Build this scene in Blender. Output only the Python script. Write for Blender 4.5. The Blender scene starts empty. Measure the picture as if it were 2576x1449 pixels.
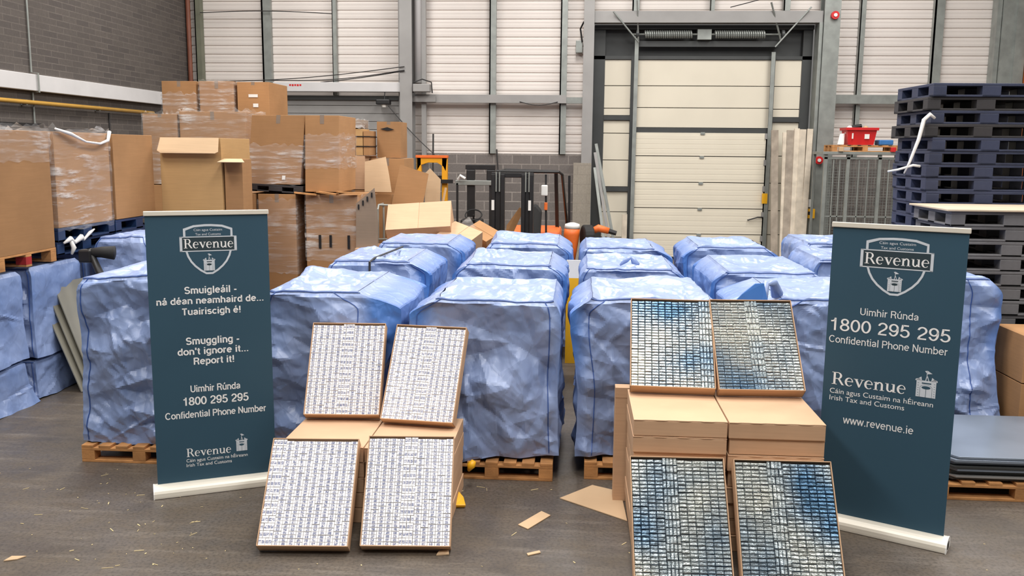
import bpy, bmesh, math, random
import numpy as np
from mathutils import Vector, Matrix
rad = math.radians
scn = bpy.context.scene
COL = scn.collection

# ------------------------------------------------------------------ camera
PSI, PIT, ROL = rad(4.0), math.atan((724.5 - 376) / 2300.0), 0.0095
s, c = math.sin, math.cos
R0 = Vector((c(PSI), s(PSI), 0))
FW = Vector((-s(PSI) * c(PIT), c(PSI) * c(PIT), -s(PIT)))
U0 = Vector((-s(PSI) * s(PIT), c(PSI) * s(PIT), c(PIT)))
RR = R0 * c(ROL) + U0 * s(ROL)
UU = -R0 * s(ROL) + U0 * c(ROL)
cam = bpy.data.cameras.new('camera')
cam.sensor_width = 36
cam.lens = 36 * 2300 / 2576
cam.clip_end = 200
co = bpy.data.objects.new('camera', cam)
COL.objects.link(co)
co.matrix_world = Matrix(((RR.x, UU.x, -FW.x, 0), (RR.y, UU.y, -FW.y, 0), (RR.z, UU.z, -FW.z, 2.6), (0, 0, 0, 1)))
scn.camera = co

# ------------------------------------------------------------------ world, lights, exposure
w = bpy.data.worlds.new('world')
scn.world = w
w.use_nodes = True
bg = w.node_tree.nodes['Background']
bg.inputs[0].default_value = (1.0, 0.97, 0.93, 1)
bg.inputs[1].default_value = 0.27
vs = scn.view_settings
vs.view_transform = 'Standard'
vs.look = 'None'
vs.exposure = -0.46
vs.gamma = 1.0
vs.use_curve_mapping = False


def area(name, x, y, z, sx, sy, power, rot=(0, 0, 0), col=(1, 0.975, 0.94)):
    L = bpy.data.lights.new(name, 'AREA')
    L.shape = 'RECTANGLE'
    L.size = sx
    L.size_y = sy
    L.energy = power
    L.color = col
    o = bpy.data.objects.new(name, L)
    o.location = (x, y, z)
    o.rotation_euler = rot
    COL.objects.link(o)
    return o


for X in (-6, 0, 6):
    for Y in (0.5, 6.5, 12.0, 17.5):
        area('rooflight_lamp', X, Y, 8.9, 1.6, 3.6, 520)

# ------------------------------------------------------------------ materials
MATS = {}


def newmat(name):
    m = bpy.data.materials.new(name)
    m.use_nodes = True
    nt = m.node_tree
    b = nt.nodes['Principled BSDF']
    MATS[name] = m
    return m, nt, b


def N(nt, t, **kw):
    n = nt.nodes.new(t)
    for k, v in kw.items():
        setattr(n, k, v)
    return n


def srgb(r, g, b):
    f = lambda v: (v / 255 / 12.92) if v / 255 <= 0.04045 else ((v / 255 + 0.055) / 1.055) ** 2.4
    return (f(r), f(g), f(b), 1)


def mixc(nt, fac, a, b, mode='MIX'):
    m = N(nt, 'ShaderNodeMix', data_type='RGBA', blend_type=mode)
    for i, v in ((0, fac), (6, a), (7, b)):
        if isinstance(v, (int, float, tuple)):
            m.inputs[i].default_value = v
        else:
            nt.links.new(v, m.inputs[i])
    return m.outputs[2]


def noise(nt, vec, scale, detail=3, rough=0.5):
    n = N(nt, 'ShaderNodeTexNoise')
    n.inputs['Scale'].default_value = scale
    n.inputs['Detail'].default_value = detail
    n.inputs['Roughness'].default_value = rough
    if vec is not None:
        nt.links.new(vec, n.inputs['Vector'])
    return n.outputs['Fac']


def ramp(nt, fac, stops):
    r = N(nt, 'ShaderNodeValToRGB')
    e = r.color_ramp.elements
    while len(e) < len(stops):
        e.new(0.5)
    for i, (p, v) in enumerate(stops):
        e[i].position = p
        e[i].color = v if isinstance(v, tuple) else (v, v, v, 1)
    nt.links.new(fac, r.inputs[0])
    return r.outputs[0]


def mapping(nt, vec, scale=(1, 1, 1), rot=(0, 0, 0)):
    m = N(nt, 'ShaderNodeMapping')
    m.inputs['Scale'].default_value = scale
    m.inputs['Rotation'].default_value = rot
    nt.links.new(vec, m.inputs['Vector'])
    return m.outputs[0]


def bump(nt, b, h, strength, dist=0.01):
    n = N(nt, 'ShaderNodeBump')
    n.inputs['Strength'].default_value = strength
    n.inputs['Distance'].default_value = dist
    nt.links.new(h, n.inputs['Height'])
    nt.links.new(n.outputs[0], b.inputs['Normal'])


def simple(name, col, rough=0.6, metal=0.0, var=0.12, vscale=3.0, bmp=0.0, bscale=40, spec=0.5, rnd=0.0):
    m, nt, b = newmat(name)
    tc = N(nt, 'ShaderNodeTexCoord').outputs['Object']
    f = noise(nt, tc, vscale, 4)
    dark = tuple(v * (1 - var) for v in col[:3]) + (1,)
    lite = tuple(min(1, v * (1 + var)) for v in col[:3]) + (1,)
    cc = mixc(nt, ramp(nt, f, [(0.3, 0.0), (0.7, 1.0)]), dark, lite)
    if rnd:
        oi = N(nt, 'ShaderNodeObjectInfo').outputs['Random']
        mr = N(nt, 'ShaderNodeMapRange')
        mr.inputs[3].default_value = 1 - rnd
        mr.inputs[4].default_value = 1 + rnd
        nt.links.new(oi, mr.inputs[0])
        vm = N(nt, 'ShaderNodeVectorMath', operation='SCALE')
        nt.links.new(cc, vm.inputs[0])
        nt.links.new(mr.outputs[0], vm.inputs['Scale'])
        cc = vm.outputs[0]
    nt.links.new(cc, b.inputs['Base Color'])
    b.inputs['Roughness'].default_value = rough
    b.inputs['Metallic'].default_value = metal
    b.inputs['Specular IOR Level'].default_value = spec
    if bmp:
        bump(nt, b, noise(nt, tc, bscale, 4), bmp)
    return m


def m_floor():
    m, nt, b = newmat('concrete_floor')
    tc = N(nt, 'ShaderNodeTexCoord').outputs['Object']
    big = noise(nt, tc, 0.55, 5, 0.6)
    mid = noise(nt, tc, 3.0, 6, 0.65)
    fine = noise(nt, tc, 45, 3, 0.6)
    st = noise(nt, mapping(nt, tc, (1.2, 9, 1), (0, 0, 0.5)), 1.0, 5, 0.6)
    c1 = mixc(nt, ramp(nt, big, [(0.35, 0.0), (0.68, 1.0)]), srgb(68, 60, 52), srgb(104, 97, 91))
    c2 = mixc(nt, ramp(nt, mid, [(0.38, 0.0), (0.62, 0.75)]), c1, srgb(92, 80, 66))
    c3 = mixc(nt, ramp(nt, st, [(0.52, 0.0), (0.72, 0.5)]), c2, srgb(126, 117, 107))
    c4 = mixc(nt, ramp(nt, fine, [(0.35, 0.5), (0.55, 0.0)]), c3, srgb(50, 45, 40))
    nt.links.new(c4, b.inputs['Base Color'])
    nt.links.new(ramp(nt, mid, [(0.3, 0.34), (0.7, 0.6)]), b.inputs['Roughness'])
    bump(nt, b, fine, 0.12, 0.004)
    return m


def m_block(name, ax, bw, bh, c1, c2, mort, msize=0.012):
    m, nt, b = newmat(name)
    tc = N(nt, 'ShaderNodeTexCoord').outputs['Object']
    sp = N(nt, 'ShaderNodeSeparateXYZ')
    nt.links.new(tc, sp.inputs[0])
    cb = N(nt, 'ShaderNodeCombineXYZ')
    nt.links.new(sp.outputs[ax], cb.inputs[0])
    nt.links.new(sp.outputs[2], cb.inputs[1])
    br = N(nt, 'ShaderNodeTexBrick')
    br.inputs['Scale'].default_value = 1
    br.inputs['Brick Width'].default_value = bw
    br.inputs['Row Height'].default_value = bh
    br.inputs['Mortar Size'].default_value = msize
    br.inputs['Color1'].default_value = c1
    br.inputs['Color2'].default_value = c2
    br.inputs['Mortar'].default_value = mort
    br.inputs['Bias'].default_value = 0.0
    nt.links.new(cb.outputs[0], br.inputs['Vector'])
    n1 = noise(nt, tc, 0.9, 4, 0.6)
    n2 = noise(nt, tc, 30, 3, 0.6)
    cc = mixc(nt, ramp(nt, n1, [(0.3, 0.0), (0.7, 0.7)]), br.outputs['Color'], tuple(v * 0.8 for v in c1[:3]) + (1,))
    cc = mixc(nt, ramp(nt, n2, [(0.35, 0.3), (0.6, 0.0)]), cc, tuple(v * 0.5 for v in c1[:3]) + (1,))
    nt.links.new(cc, b.inputs['Base Color'])
    b.inputs['Roughness'].default_value = 0.9
    bump(nt, b, br.outputs['Fac'], -0.5, 0.01)
    return m


def m_card(name, col, var=0.1, rnd=0.1):
    m, nt, b = newmat(name)
    tc = N(nt, 'ShaderNodeTexCoord').outputs['Object']
    f = noise(nt, tc, 1.6, 4, 0.6)
    g = noise(nt, mapping(nt, tc, (3, 3, 60)), 1.0, 2)
    dark = tuple(v * (1 - var) for v in col[:3]) + (1,)
    lite = tuple(v * (1 + var) for v in col[:3]) + (1,)
    cc = mixc(nt, ramp(nt, f, [(0.3, 0.0), (0.7, 1.0)]), dark, lite)
    cc = mixc(nt, ramp(nt, g, [(0.4, 0.12), (0.6, 0.0)]), cc, tuple(v * 0.6 for v in col[:3]) + (1,))
    oi = N(nt, 'ShaderNodeObjectInfo').outputs['Random']
    mr = N(nt, 'ShaderNodeMapRange')
    mr.inputs[3].default_value = 1 - rnd
    mr.inputs[4].default_value = 1 + rnd
    nt.links.new(oi, mr.inputs[0])
    vm = N(nt, 'ShaderNodeVectorMath', operation='SCALE')
    nt.links.new(cc, vm.inputs[0])
    nt.links.new(mr.outputs[0], vm.inputs['Scale'])
    nt.links.new(vm.outputs[0], b.inputs['Base Color'])
    b.inputs['Roughness'].default_value = 0.75
    b.inputs['Specular IOR Level'].default_value = 0.25
    bump(nt, b, f, 0.15, 0.02)
    return m


def m_wrap():
    m, nt, b = newmat('stretch_film')
    tc = N(nt, 'ShaderNodeTexCoord').outputs['Object']
    st = noise(nt, mapping(nt, tc, (1.3, 1.3, 11), (0.1, 0.2, 0.1)), 1.3, 6, 0.7)
    blot = noise(nt, tc, 1.7, 3, 0.6)
    mul = N(nt, 'ShaderNodeMath', operation='MULTIPLY')
    nt.links.new(ramp(nt, st, [(0.48, 0.0), (0.62, 1.0)]), mul.inputs[0])
    nt.links.new(ramp(nt, blot, [(0.42, 0.15), (0.66, 1.0)]), mul.inputs[1])
    ad = N(nt, 'ShaderNodeMath', operation='MULTIPLY_ADD')
    nt.links.new(mul.outputs[0], ad.inputs[0])
    ad.inputs[1].default_value = 0.7
    ad.inputs[2].default_value = 0.08
    b.inputs['Base Color'].default_value = (0.86, 0.84, 0.82, 1)
    b.inputs['Roughness'].default_value = 0.18
    bump(nt, b, st, 0.5, 0.02)
    tr = N(nt, 'ShaderNodeBsdfTransparent')
    mx = N(nt, 'ShaderNodeMixShader')
    out = nt.nodes['Material Output']
    nt.links.new(ad.outputs[0], mx.inputs[0])
    nt.links.new(tr.outputs[0], mx.inputs[1])
    nt.links.new(b.outputs[0], mx.inputs[2])
    nt.links.new(mx.outputs[0], out.inputs[0])
    return m


def m_cover():
    m, nt, b = newmat('blue_plastic_cover')
    tc = N(nt, 'ShaderNodeTexCoord').outputs['Object']
    at = N(nt, 'ShaderNodeAttribute', attribute_name='film')
    n1 = noise(nt, tc, 2.2, 4, 0.6)
    pale = mixc(nt, ramp(nt, n1, [(0.3, 0.0), (0.7, 1.0)]), (0.19, 0.27, 0.50, 1), (0.30, 0.385, 0.62, 1))
    cc = mixc(nt, at.outputs['Fac'], pale, (0.055, 0.17, 0.50, 1))
    nt.links.new(cc, b.inputs['Base Color'])
    b.inputs['Roughness'].default_value = 0.4
    b.inputs['Specular IOR Level'].default_value = 0.7
    b.inputs['Coat Weight'].default_value = 0.3
    b.inputs['Coat Roughness'].default_value = 0.28
    # fine creases: straight cell borders in two stretched directions
    prev = None
    for sc_, rt, k in ((5.0, (0.5, 0.3, 0.7), 0.5), (11.0, (0.9, -0.4, 0.2), 0.25)):
        v = N(nt, 'ShaderNodeTexVoronoi', feature='DISTANCE_TO_EDGE')
        v.inputs['Scale'].default_value = sc_
        nt.links.new(mapping(nt, tc, (1, 1, 0.6), rt), v.inputs['Vector'])
        mm = N(nt, 'ShaderNodeMath', operation='MULTIPLY_ADD')
        nt.links.new(ramp(nt, v.outputs['Distance'], [(0.0, 1.0), (0.16, 0.0)]), mm.inputs[0])
        mm.inputs[1].default_value = k
        if prev is None:
            mm.inputs[2].default_value = 0.0
        else:
            nt.links.new(prev, mm.inputs[2])
        prev = mm.outputs[0]
    bump(nt, b, prev, 0.22, 0.03)
    return m


def m_pack():
    m, nt, b = newmat('printed_pack_end')
    uv = N(nt, 'ShaderNodeUVMap', uv_map='UVMap').outputs[0]
    sp = N(nt, 'ShaderNodeSeparateXYZ')
    nt.links.new(uv, sp.inputs[0])

    def band(v, lo, hi, e=0.04):
        r = ramp(nt, v, [(lo, 0.0), (lo + e, 1.0), (hi - e, 1.0), (hi, 0.0)])
        return r
    bx = band(sp.outputs[0], 0.24, 0.74)
    by = band(sp.outputs[1], 0.08, 0.94, 0.06)
    mu = N(nt, 'ShaderNodeMath', operation='MULTIPLY')
    nt.links.new(bx, mu.inputs[0])
    nt.links.new(by, mu.inputs[1])
    geo = N(nt, 'ShaderNodeNewGeometry').outputs['Random Per Island']
    oi = N(nt, 'ShaderNodeObjectInfo').outputs['Random']
    rs = N(nt, 'ShaderNodeMath', operation='ADD')
    nt.links.new(geo, rs.inputs[0])
    nt.links.new(oi, rs.inputs[1])
    sc = N(nt, 'ShaderNodeMath', operation='MULTIPLY')
    nt.links.new(rs.outputs[0], sc.inputs[0])
    sc.inputs[1].default_value = 57.0
    cb = N(nt, 'ShaderNodeCombineXYZ')
    nt.links.new(sc.outputs[0], cb.inputs[2])
    va = N(nt, 'ShaderNodeVectorMath', operation='ADD')
    nt.links.new(mapping(nt, uv, (1.5, 0.6, 1)), va.inputs[0])
    nt.links.new(cb.outputs[0], va.inputs[1])
    ink = ramp(nt, noise(nt, va.outputs[0], 4.5, 3, 0.7), [(0.40, 0.0), (0.5, 1.0)])
    mu2 = N(nt, 'ShaderNodeMath', operation='MULTIPLY')
    nt.links.new(mu.outputs[0], mu2.inputs[0])
    nt.links.new(ink, mu2.inputs[1])
    cc = mixc(nt, mu2.outputs[0], srgb(232, 230, 232), srgb(116, 122, 150))
    nt.links.new(cc, b.inputs['Base Color'])
    b.inputs['Roughness'].default_value = 0.28
    return m


def m_foil():
    m, nt, b = newmat('silver_foil_pack')
    tc = N(nt, 'ShaderNodeTexCoord').outputs['Object']
    geo = N(nt, 'ShaderNodeNewGeometry')
    pos = geo.outputs['Position']
    oi = N(nt, 'ShaderNodeObjectInfo').outputs['Random']
    n1 = noise(nt, pos, 5.0, 3, 0.6)
    n2 = noise(nt, pos, 60, 3, 0.7)
    ad = N(nt, 'ShaderNodeMath', operation='MULTIPLY_ADD')
    nt.links.new(n2, ad.inputs[0])
    ad.inputs[1].default_value = 0.8
    nt.links.new(n1, ad.inputs[2])
    lo = noise(nt, pos, 1.6, 2, 0.5)
    base = mixc(nt, ramp(nt, lo, [(0.36, 0.0), (0.6, 1.0)]), srgb(92, 124, 152), srgb(204, 206, 198))
    sp = N(nt, 'ShaderNodeMapRange')
    nt.links.new(oi, sp.inputs[0])
    sp.inputs[3].default_value = 0.8
    sp.inputs[4].default_value = 1.1
    vm = N(nt, 'ShaderNodeVectorMath', operation='SCALE')
    nt.links.new(base, vm.inputs[0])
    nt.links.new(sp.outputs[0], vm.inputs['Scale'])
    nt.links.new(vm.outputs[0], b.inputs['Base Color'])
    b.inputs['Metallic'].default_value = 0.92
    b.inputs['Roughness'].default_value = 0.27
    bump(nt, b, noise(nt, mapping(nt, pos, (0.7, 2.6, 2.6)), 26, 3, 0.55), 0.38, 0.02)
    return m


M_FLOOR = m_floor()
M_BLOCK = m_block('grey_blockwork', 0, 0.45, 0.225, srgb(128, 121, 117), srgb(104, 98, 95), srgb(160, 152, 145))
M_BLOCKL = m_block('dark_blockwork', 1, 0.45, 0.1125, srgb(92, 85, 80), srgb(74, 68, 66), srgb(112, 104, 98), 0.008)
M_BLOCKP = m_block('pale_blockwork', 0, 0.45, 0.225, srgb(158, 150, 137), srgb(148, 140, 130), srgb(140, 132, 122))
M_CLAD = simple('white_cladding', srgb(222, 214, 208), 0.45, 0, 0.05, 0.7, spec=0.4)
M_STEEL = simple('grey_steel', srgb(150, 148, 146), 0.5, 0.1, 0.08, 2)
M_STEELG = simple('galvanised_steel', srgb(146, 150, 146), 0.42, 0.35, 0.14, 5)
M_STEELW = simple('white_painted_steel', srgb(205, 203, 203), 0.5, 0, 0.05, 2)
M_DARK = simple('dark_grey_frame', srgb(62, 64, 64), 0.5, 0.1, 0.1, 3)
M_PANEL = simple('cream_door_panel', srgb(220, 212, 194), 0.5, 0, 0.03, 1.2, spec=0.35)
M_ROOF = simple('pale_ceiling', srgb(176, 174, 170), 0.8, 0, 0.05, 1)
M_WALLR = simple('right_wall_cladding', srgb(150, 145, 140), 0.8, 0, 0.05, 1)
M_CARD = m_card('brown_cardboard', srgb(168, 126, 86))
M_CARDL = m_card('light_cardboard', srgb(188, 150, 102), 0.06, 0.03)
M_CARDT = m_card('tan_cardboard', srgb(200, 164, 132), 0.05, 0.04)
M_CARDG = m_card('greyish_cardboard', srgb(140, 122, 106), 0.1, 0.03)
M_CARDP = m_card('pale_cardboard', srgb(200, 170, 136), 0.05, 0.05)
M_WRAP = m_wrap()
M_COVER = m_cover()
M_SEAM = simple('dark_blue_seam', srgb(52, 84, 150), 0.5, 0, 0.1, 8)
M_WOOD = simple('pallet_wood', srgb(188, 134, 82), 0.8, 0, 0.22, 9, 0.2, 60, rnd=0.12)
M_WOODR = simple('red_painted_wood', srgb(170, 40, 40), 0.7, 0, 0.15, 9)
M_PLANK = simple('weathered_plank', srgb(206, 194, 176), 0.85, 0, 0.16, 6, 0.2, 60, rnd=0.1)
M_PLANKG = simple('grey_plank', srgb(160, 148, 134), 0.85, 0, 0.2, 6, 0.2, 60)
M_BLUEP = simple('dark_blue_plastic', srgb(50, 56, 78), 0.5, 0, 0.16, 7, 0.1, 50, rnd=0.2)
M_BLACKP = simple('black_plastic', srgb(52, 50, 52), 0.5, 0, 0.15, 7)
M_GREYP = simple('grey_plastic', srgb(102, 101, 103), 0.55, 0, 0.12, 7, 0.1, 50, rnd=0.08)
M_BLUEB = simple('bright_blue_plastic', srgb(52, 112, 175), 0.45, 0, 0.1, 5)
M_BLUED = simple('navy_plastic', srgb(30, 54, 92), 0.5, 0, 0.15, 5)
M_BLACK = simple('black_metal', srgb(36, 35, 36), 0.45, 0.2, 0.15, 6)
M_RUBBER = simple('black_rubber', srgb(28, 27, 27), 0.75, 0, 0.1, 6)
M_YEL = simple('yellow_paint', srgb(232, 160, 24), 0.45, 0, 0.08, 3)
M_YELT = simple('yellow_tape', srgb(240, 178, 30), 0.4, 0, 0.05, 6)
M_PIPEY = simple('ochre_gas_pipe', srgb(196, 150, 62), 0.5, 0, 0.1, 3)
M_ORG = simple('orange_paint', srgb(232, 112, 46), 0.45, 0, 0.1, 4)
M_RUST = simple('rust_red_steel', srgb(120, 70, 52), 0.6, 0, 0.15, 3)
M_ORGW = simple('orange_brown_panel', srgb(176, 92, 40), 0.6, 0, 0.06, 2)
M_GREENP = simple('green_grey_post', srgb(112, 114, 98), 0.6, 0.05, 0.12, 4)
M_RED = simple('red_plastic', srgb(200, 34, 36), 0.4, 0, 0.08, 5)
M_WHITE = simple('white_plastic', srgb(232, 230, 226), 0.45, 0, 0.04, 5)
M_CREAM = simple('cream_metal', srgb(228, 222, 208), 0.38, 0.15, 0.03, 3)
M_BANNER = simple('teal_banner_print', srgb(50, 80, 98), 0.55, 0, 0.05, 1.2, spec=0.35)
M_INK = simple('white_print', srgb(240, 240, 240), 0.6, 0, 0.01, 2)
M_INKS = simple('silver_print', srgb(205, 212, 220), 0.6, 0, 0.05, 20)
M_INKD = simple('dark_print', srgb(38, 56, 64), 0.6, 0, 0.03, 5)
M_SHEET = simple('grey_green_sheet', srgb(150, 146, 132), 0.26, 0.1, 0.12, 2)
M_SHEETB = simple('blue_grey_sheet', srgb(128, 138, 152), 0.28, 0.15, 0.1, 2)
M_PACKW = simple('white_pack_side', srgb(228, 226, 226), 0.4, 0, 0.03, 5)
M_PACK = m_pack()
M_FOIL = m_foil()
M_FOILD = simple('blue_pack_side', srgb(66, 92, 122), 0.35, 0.4, 0.1, 9)
M_BOARD = simple('plywood_board', srgb(196, 178, 154), 0.7, 0, 0.08, 4)
M_GLASS = simple('lamp_lens', srgb(245, 242, 235), 0.15, 0, 0.02, 4)
M_CABLE = simple('dark_cable', srgb(50, 48, 48), 0.6, 0, 0.1, 4)
M_STRAW = simple('straw_scrap', srgb(214, 194, 146), 0.8, 0, 0.1, 8)

# ------------------------------------------------------------------ mesh helpers


class MB:
    def __init__(self):
        self.v = []
        self.f = []
        self.m = []

    def add(self, vs_, fs_, mi=0):
        o = len(self.v)
        self.v += [tuple(p) for p in vs_]
        self.f += [tuple(i + o for i in f) for f in fs_]
        self.m += [mi] * len(fs_)
        return self

    def box(self, x0, x1, y0, y1, z0, z1, mi=0):
        vs_ = [(x0, y0, z0), (x1, y0, z0), (x1, y1, z0), (x0, y1, z0), (x0, y0, z1), (x1, y0, z1), (x1, y1, z1), (x0, y1, z1)]
        return self.add(vs_, [(0, 3, 2, 1), (4, 5, 6, 7), (0, 1, 5, 4), (1, 2, 6, 5), (2, 3, 7, 6), (3, 0, 4, 7)], mi)

    def frame(self, o, u, v, w_, su, sv, sw, mi=0):
        # box with corner o and edge directions u, v, w of the given lengths
        o, u, v, w_ = Vector(o), Vector(u) * su, Vector(v) * sv, Vector(w_) * sw
        vs_ = [o, o + u, o + u + v, o + v, o + w_, o + u + w_, o + u + v + w_, o + v + w_]
        fl_ = u.cross(v).dot(w_) < 0
        fs_ = [(0, 3, 2, 1), (4, 5, 6, 7), (0, 1, 5, 4), (1, 2, 6, 5), (2, 3, 7, 6), (3, 0, 4, 7)]
        if fl_:
            fs_ = [f[::-1] for f in fs_]
        return self.add(vs_, fs_, mi)

    def bar(self, a, b, wx, wy, mi=0, up=(0, 0, 1)):
        a, b = Vector(a), Vector(b)
        d = (b - a).normalized()
        up = Vector(up)
        if abs(d.dot(up)) > 0.98:
            up = Vector((0, 1, 0))
        x = d.cross(up).normalized()
        y = x.cross(d)
        return self.frame(a - x * wx / 2 - y * wy / 2, x, y, d, wx, wy, (b - a).length, mi)

    def tube(self, pts, r, n=8, mi=0, cap=True):
        pts = [Vector(p) for p in pts]
        rings = []
        pu = None
        for i, p in enumerate(pts):
            d = (pts[min(i + 1, len(pts) - 1)] - pts[max(i - 1, 0)])
            if d.length < 1e-9:
                d = Vector((0, 0, 1))
            d.normalize()
            if pu is None:
                pu = Vector((0, 0, 1)) if abs(d.z) < 0.9 else Vector((1, 0, 0))
            x = d.cross(pu).normalized()
            y = x.cross(d)
            pu = y
            rr = r[i] if isinstance(r, (list, tuple)) else r
            rings.append([p + (x * math.cos(2 * math.pi * k / n) + y * math.sin(2 * math.pi * k / n)) * rr for k in range(n)])
        vs_ = [q for ring in rings for q in ring]
        fs_ = []
        for i in range(len(pts) - 1):
            for k in range(n):
                a, b = i * n + k, i * n + (k + 1) % n
                fs_.append((a, a + n, b + n, b))
        if cap:
            fs_.append(tuple(range(n)))
            fs_.append(tuple(range((len(pts) - 1) * n, len(pts) * n))[::-1])
        return self.add(vs_, fs_, mi)

    def slab(self, poly, nrm, t, mi=0):
        # a flat polygon with thickness t along nrm
        nrm = Vector(nrm).normalized()
        P = [Vector(p) for p in poly]
        n = len(P)
        vs_ = P + [p + nrm * t for p in P]
        fs_ = [tuple(range(n))[::-1], tuple(range(n, 2 * n))] + [(i, (i + 1) % n, (i + 1) % n + n, i + n) for i in range(n)]
        return self.add(vs_, fs_, mi)

    def xf(self, mat):
        self.v = [tuple(mat @ Vector(p)) for p in self.v]
        return self

    def build(self, name, mats, parent=None, bev=0.0, smooth=False, label=None):
        org = wloc(parent) if parent else Vector((0, 0, 0))
        me = bpy.data.meshes.new(name)
        me.from_pydata([tuple(Vector(p) - org) for p in self.v], [], self.f)
        if not isinstance(mats, (list, tuple)):
            mats = [mats]
        for q in mats:
            me.materials.append(q)
        for p, mi in zip(me.polygons, self.m):
            p.material_index = mi
            p.use_smooth = smooth
        bm = bmesh.new()
        bm.from_mesh(me)
        bmesh.ops.recalc_face_normals(bm, faces=bm.faces)
        bm.to_mesh(me)
        bm.free()
        o = bpy.data.objects.new(name, me)
        COL.objects.link(o)
        if parent:
            o.parent = parent
        if bev:
            md = o.modifiers.new('bevel', 'BEVEL')
            md.width = bev
            md.segments = 2
            md.limit_method = 'ANGLE'
        if label:
            o['label'] = label
        return o


def wloc(o):
    v = Vector(o.location)
    while o.parent:
        o = o.parent
        v += Vector(o.location)
    return v


def tag(o, label, cat, group=None, kind=None):
    o['label'] = label
    o['category'] = cat
    if group:
        o['group'] = group
    if kind:
        o['kind'] = kind
    return o


def thing(name, label, cat, loc=(0, 0, 0), group=None):
    o = bpy.data.objects.new(name, None)
    COL.objects.link(o)
    o.location = loc
    o.empty_display_size = 0.1
    return tag(o, label, cat, group)


def struct(o):
    o['kind'] = 'structure'
    return o


def dup(root, loc, label, group=None, rz=0.0):
    r = root.copy()
    COL.objects.link(r)
    r.location = loc
    r.rotation_euler = (0, 0, rz)
    r['label'] = label
    if group:
        r['group'] = group
    for ch in list(root.children):
        cc = ch.copy()
        COL.objects.link(cc)
        cc.parent = r
        for g in list(ch.children):
            d = g.copy()
            COL.objects.link(d)
            d.parent = cc
    return r


ORD = ['topmost', 'second from the top', 'third from the top', 'fourth from the top', 'fifth from the top', 'sixth from the top',
       'seventh from the top', 'eighth from the top', 'ninth from the top', 'tenth from the top', 'eleventh from the top',
       'twelfth from the top', 'thirteenth from the top', 'fourteenth from the top', 'fifteenth from the top', 'sixteenth from the top',
       'seventeenth from the top', 'eighteenth from the top', 'nineteenth from the top', 'twentieth from the top',
       'third from the floor', 'second from the floor', 'lowest, on the floor']

# ------------------------------------------------------------------ setting
XL, YB, ZC = -9.45, 22.3, 9.0
struct(MB().box(-9.7, 11.2, -6, 23.2, -0.2, 0).build('floor', M_FLOOR))
struct(MB().box(-9.7, 11.2, -6, 23.2, ZC, ZC + 0.15).build('ceiling', M_ROOF))
struct(MB().box(XL - 0.25, XL, -6, 23.2, 0, ZC).build('wall_left', M_BLOCKL))
struct(MB().box(11.0, 11.2, -6, 23.2, 0, ZC).build('wall_right', M_WALLR))

DX0, DX1, DZ1 = 0.34, 5.42, 5.52          # dock door recess
wb = struct(MB().box(XL, DX0 - 0.02, YB - 0.08, YB + 0.17, 0, 2.5).build('wall_back', M_BLOCK))
MB().box(DX1 + 0.05, 11.0, YB - 0.08, YB + 0.17, 0, 2.5).build('block_wall', M_BLOCK, wb)


def cladding(x0, x1, z0, z1, name, parent, ph=0.0):
    mb = MB()
    P = 0.2067
    prof = []
    k0 = math.floor((z0 - ph) / P)
    z = ph + k0 * P
    while z < z1 + P:
        prof += [(z, 0.022), (z + 0.02, 0.03), (z + 0.036, 0.0), (z + 0.095, -0.004), (z + 0.10, 0.002), (z + 0.15, 0.002), (z + 0.155, -0.002), (z + 0.197, 0.0), (z + 0.2, 0.022)]
        z += P
    prof = [(min(max(a, z0), z1), b) for a, b in prof if z0 - 0.03 < a < z1 + 0.03]
    vs_ = []
    for a, b in prof:
        vs_ += [(x0, YB + 0.02 + b, a), (x1, YB + 0.02 + b, a)]
    n = len(prof)
    vs_ += [(x0, YB + 0.16, z0), (x1, YB + 0.16, z0), (x0, YB + 0.16, z1), (x1, YB + 0.16, z1)]
    fs_ = [(2 * i, 2 * i + 1, 2 * i + 3, 2 * i + 2) for i in range(n - 1)]
    fs_ += [(2 * n, 2 * n + 1, 2 * n + 3, 2 * n + 2)]
    me = mb.add(vs_, fs_)
    return me.build(name, M_CLAD, parent)


cladding(XL, DX0 - 0.02, 2.5, ZC, 'cladding', wb, 0.05)
cladding(DX1 + 0.05, 11.0, 2.5, ZC, 'cladding', wb, 0.05)
cladding(DX0 - 0.02, DX1 + 0.05, DZ1 + 0.1, ZC, 'cladding', wb, 0.05)

# steel posts and beams (fixed structure), each its own piece
trims = []


def trim(mb, mat, bev=0.0):
    o = struct(mb.build('trim_%d' % (len(trims) + 1), mat, bev=bev))
    trims.append(o)
    return o


def cpost(x0, x1, z0, z1, mat, y=YB, d=0.14):
    mb = MB()
    t = (x1 - x0) * 0.18
    mb.box(x0, x1, y - d, y - d + 0.012, z0, z1)
    mb.box(x0, x0 + t, y - d, y, z0, z1)
    mb.box(x1 - t, x1, y - d + 0.012, y, z0, z1)
    return trim(mb, mat)


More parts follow.
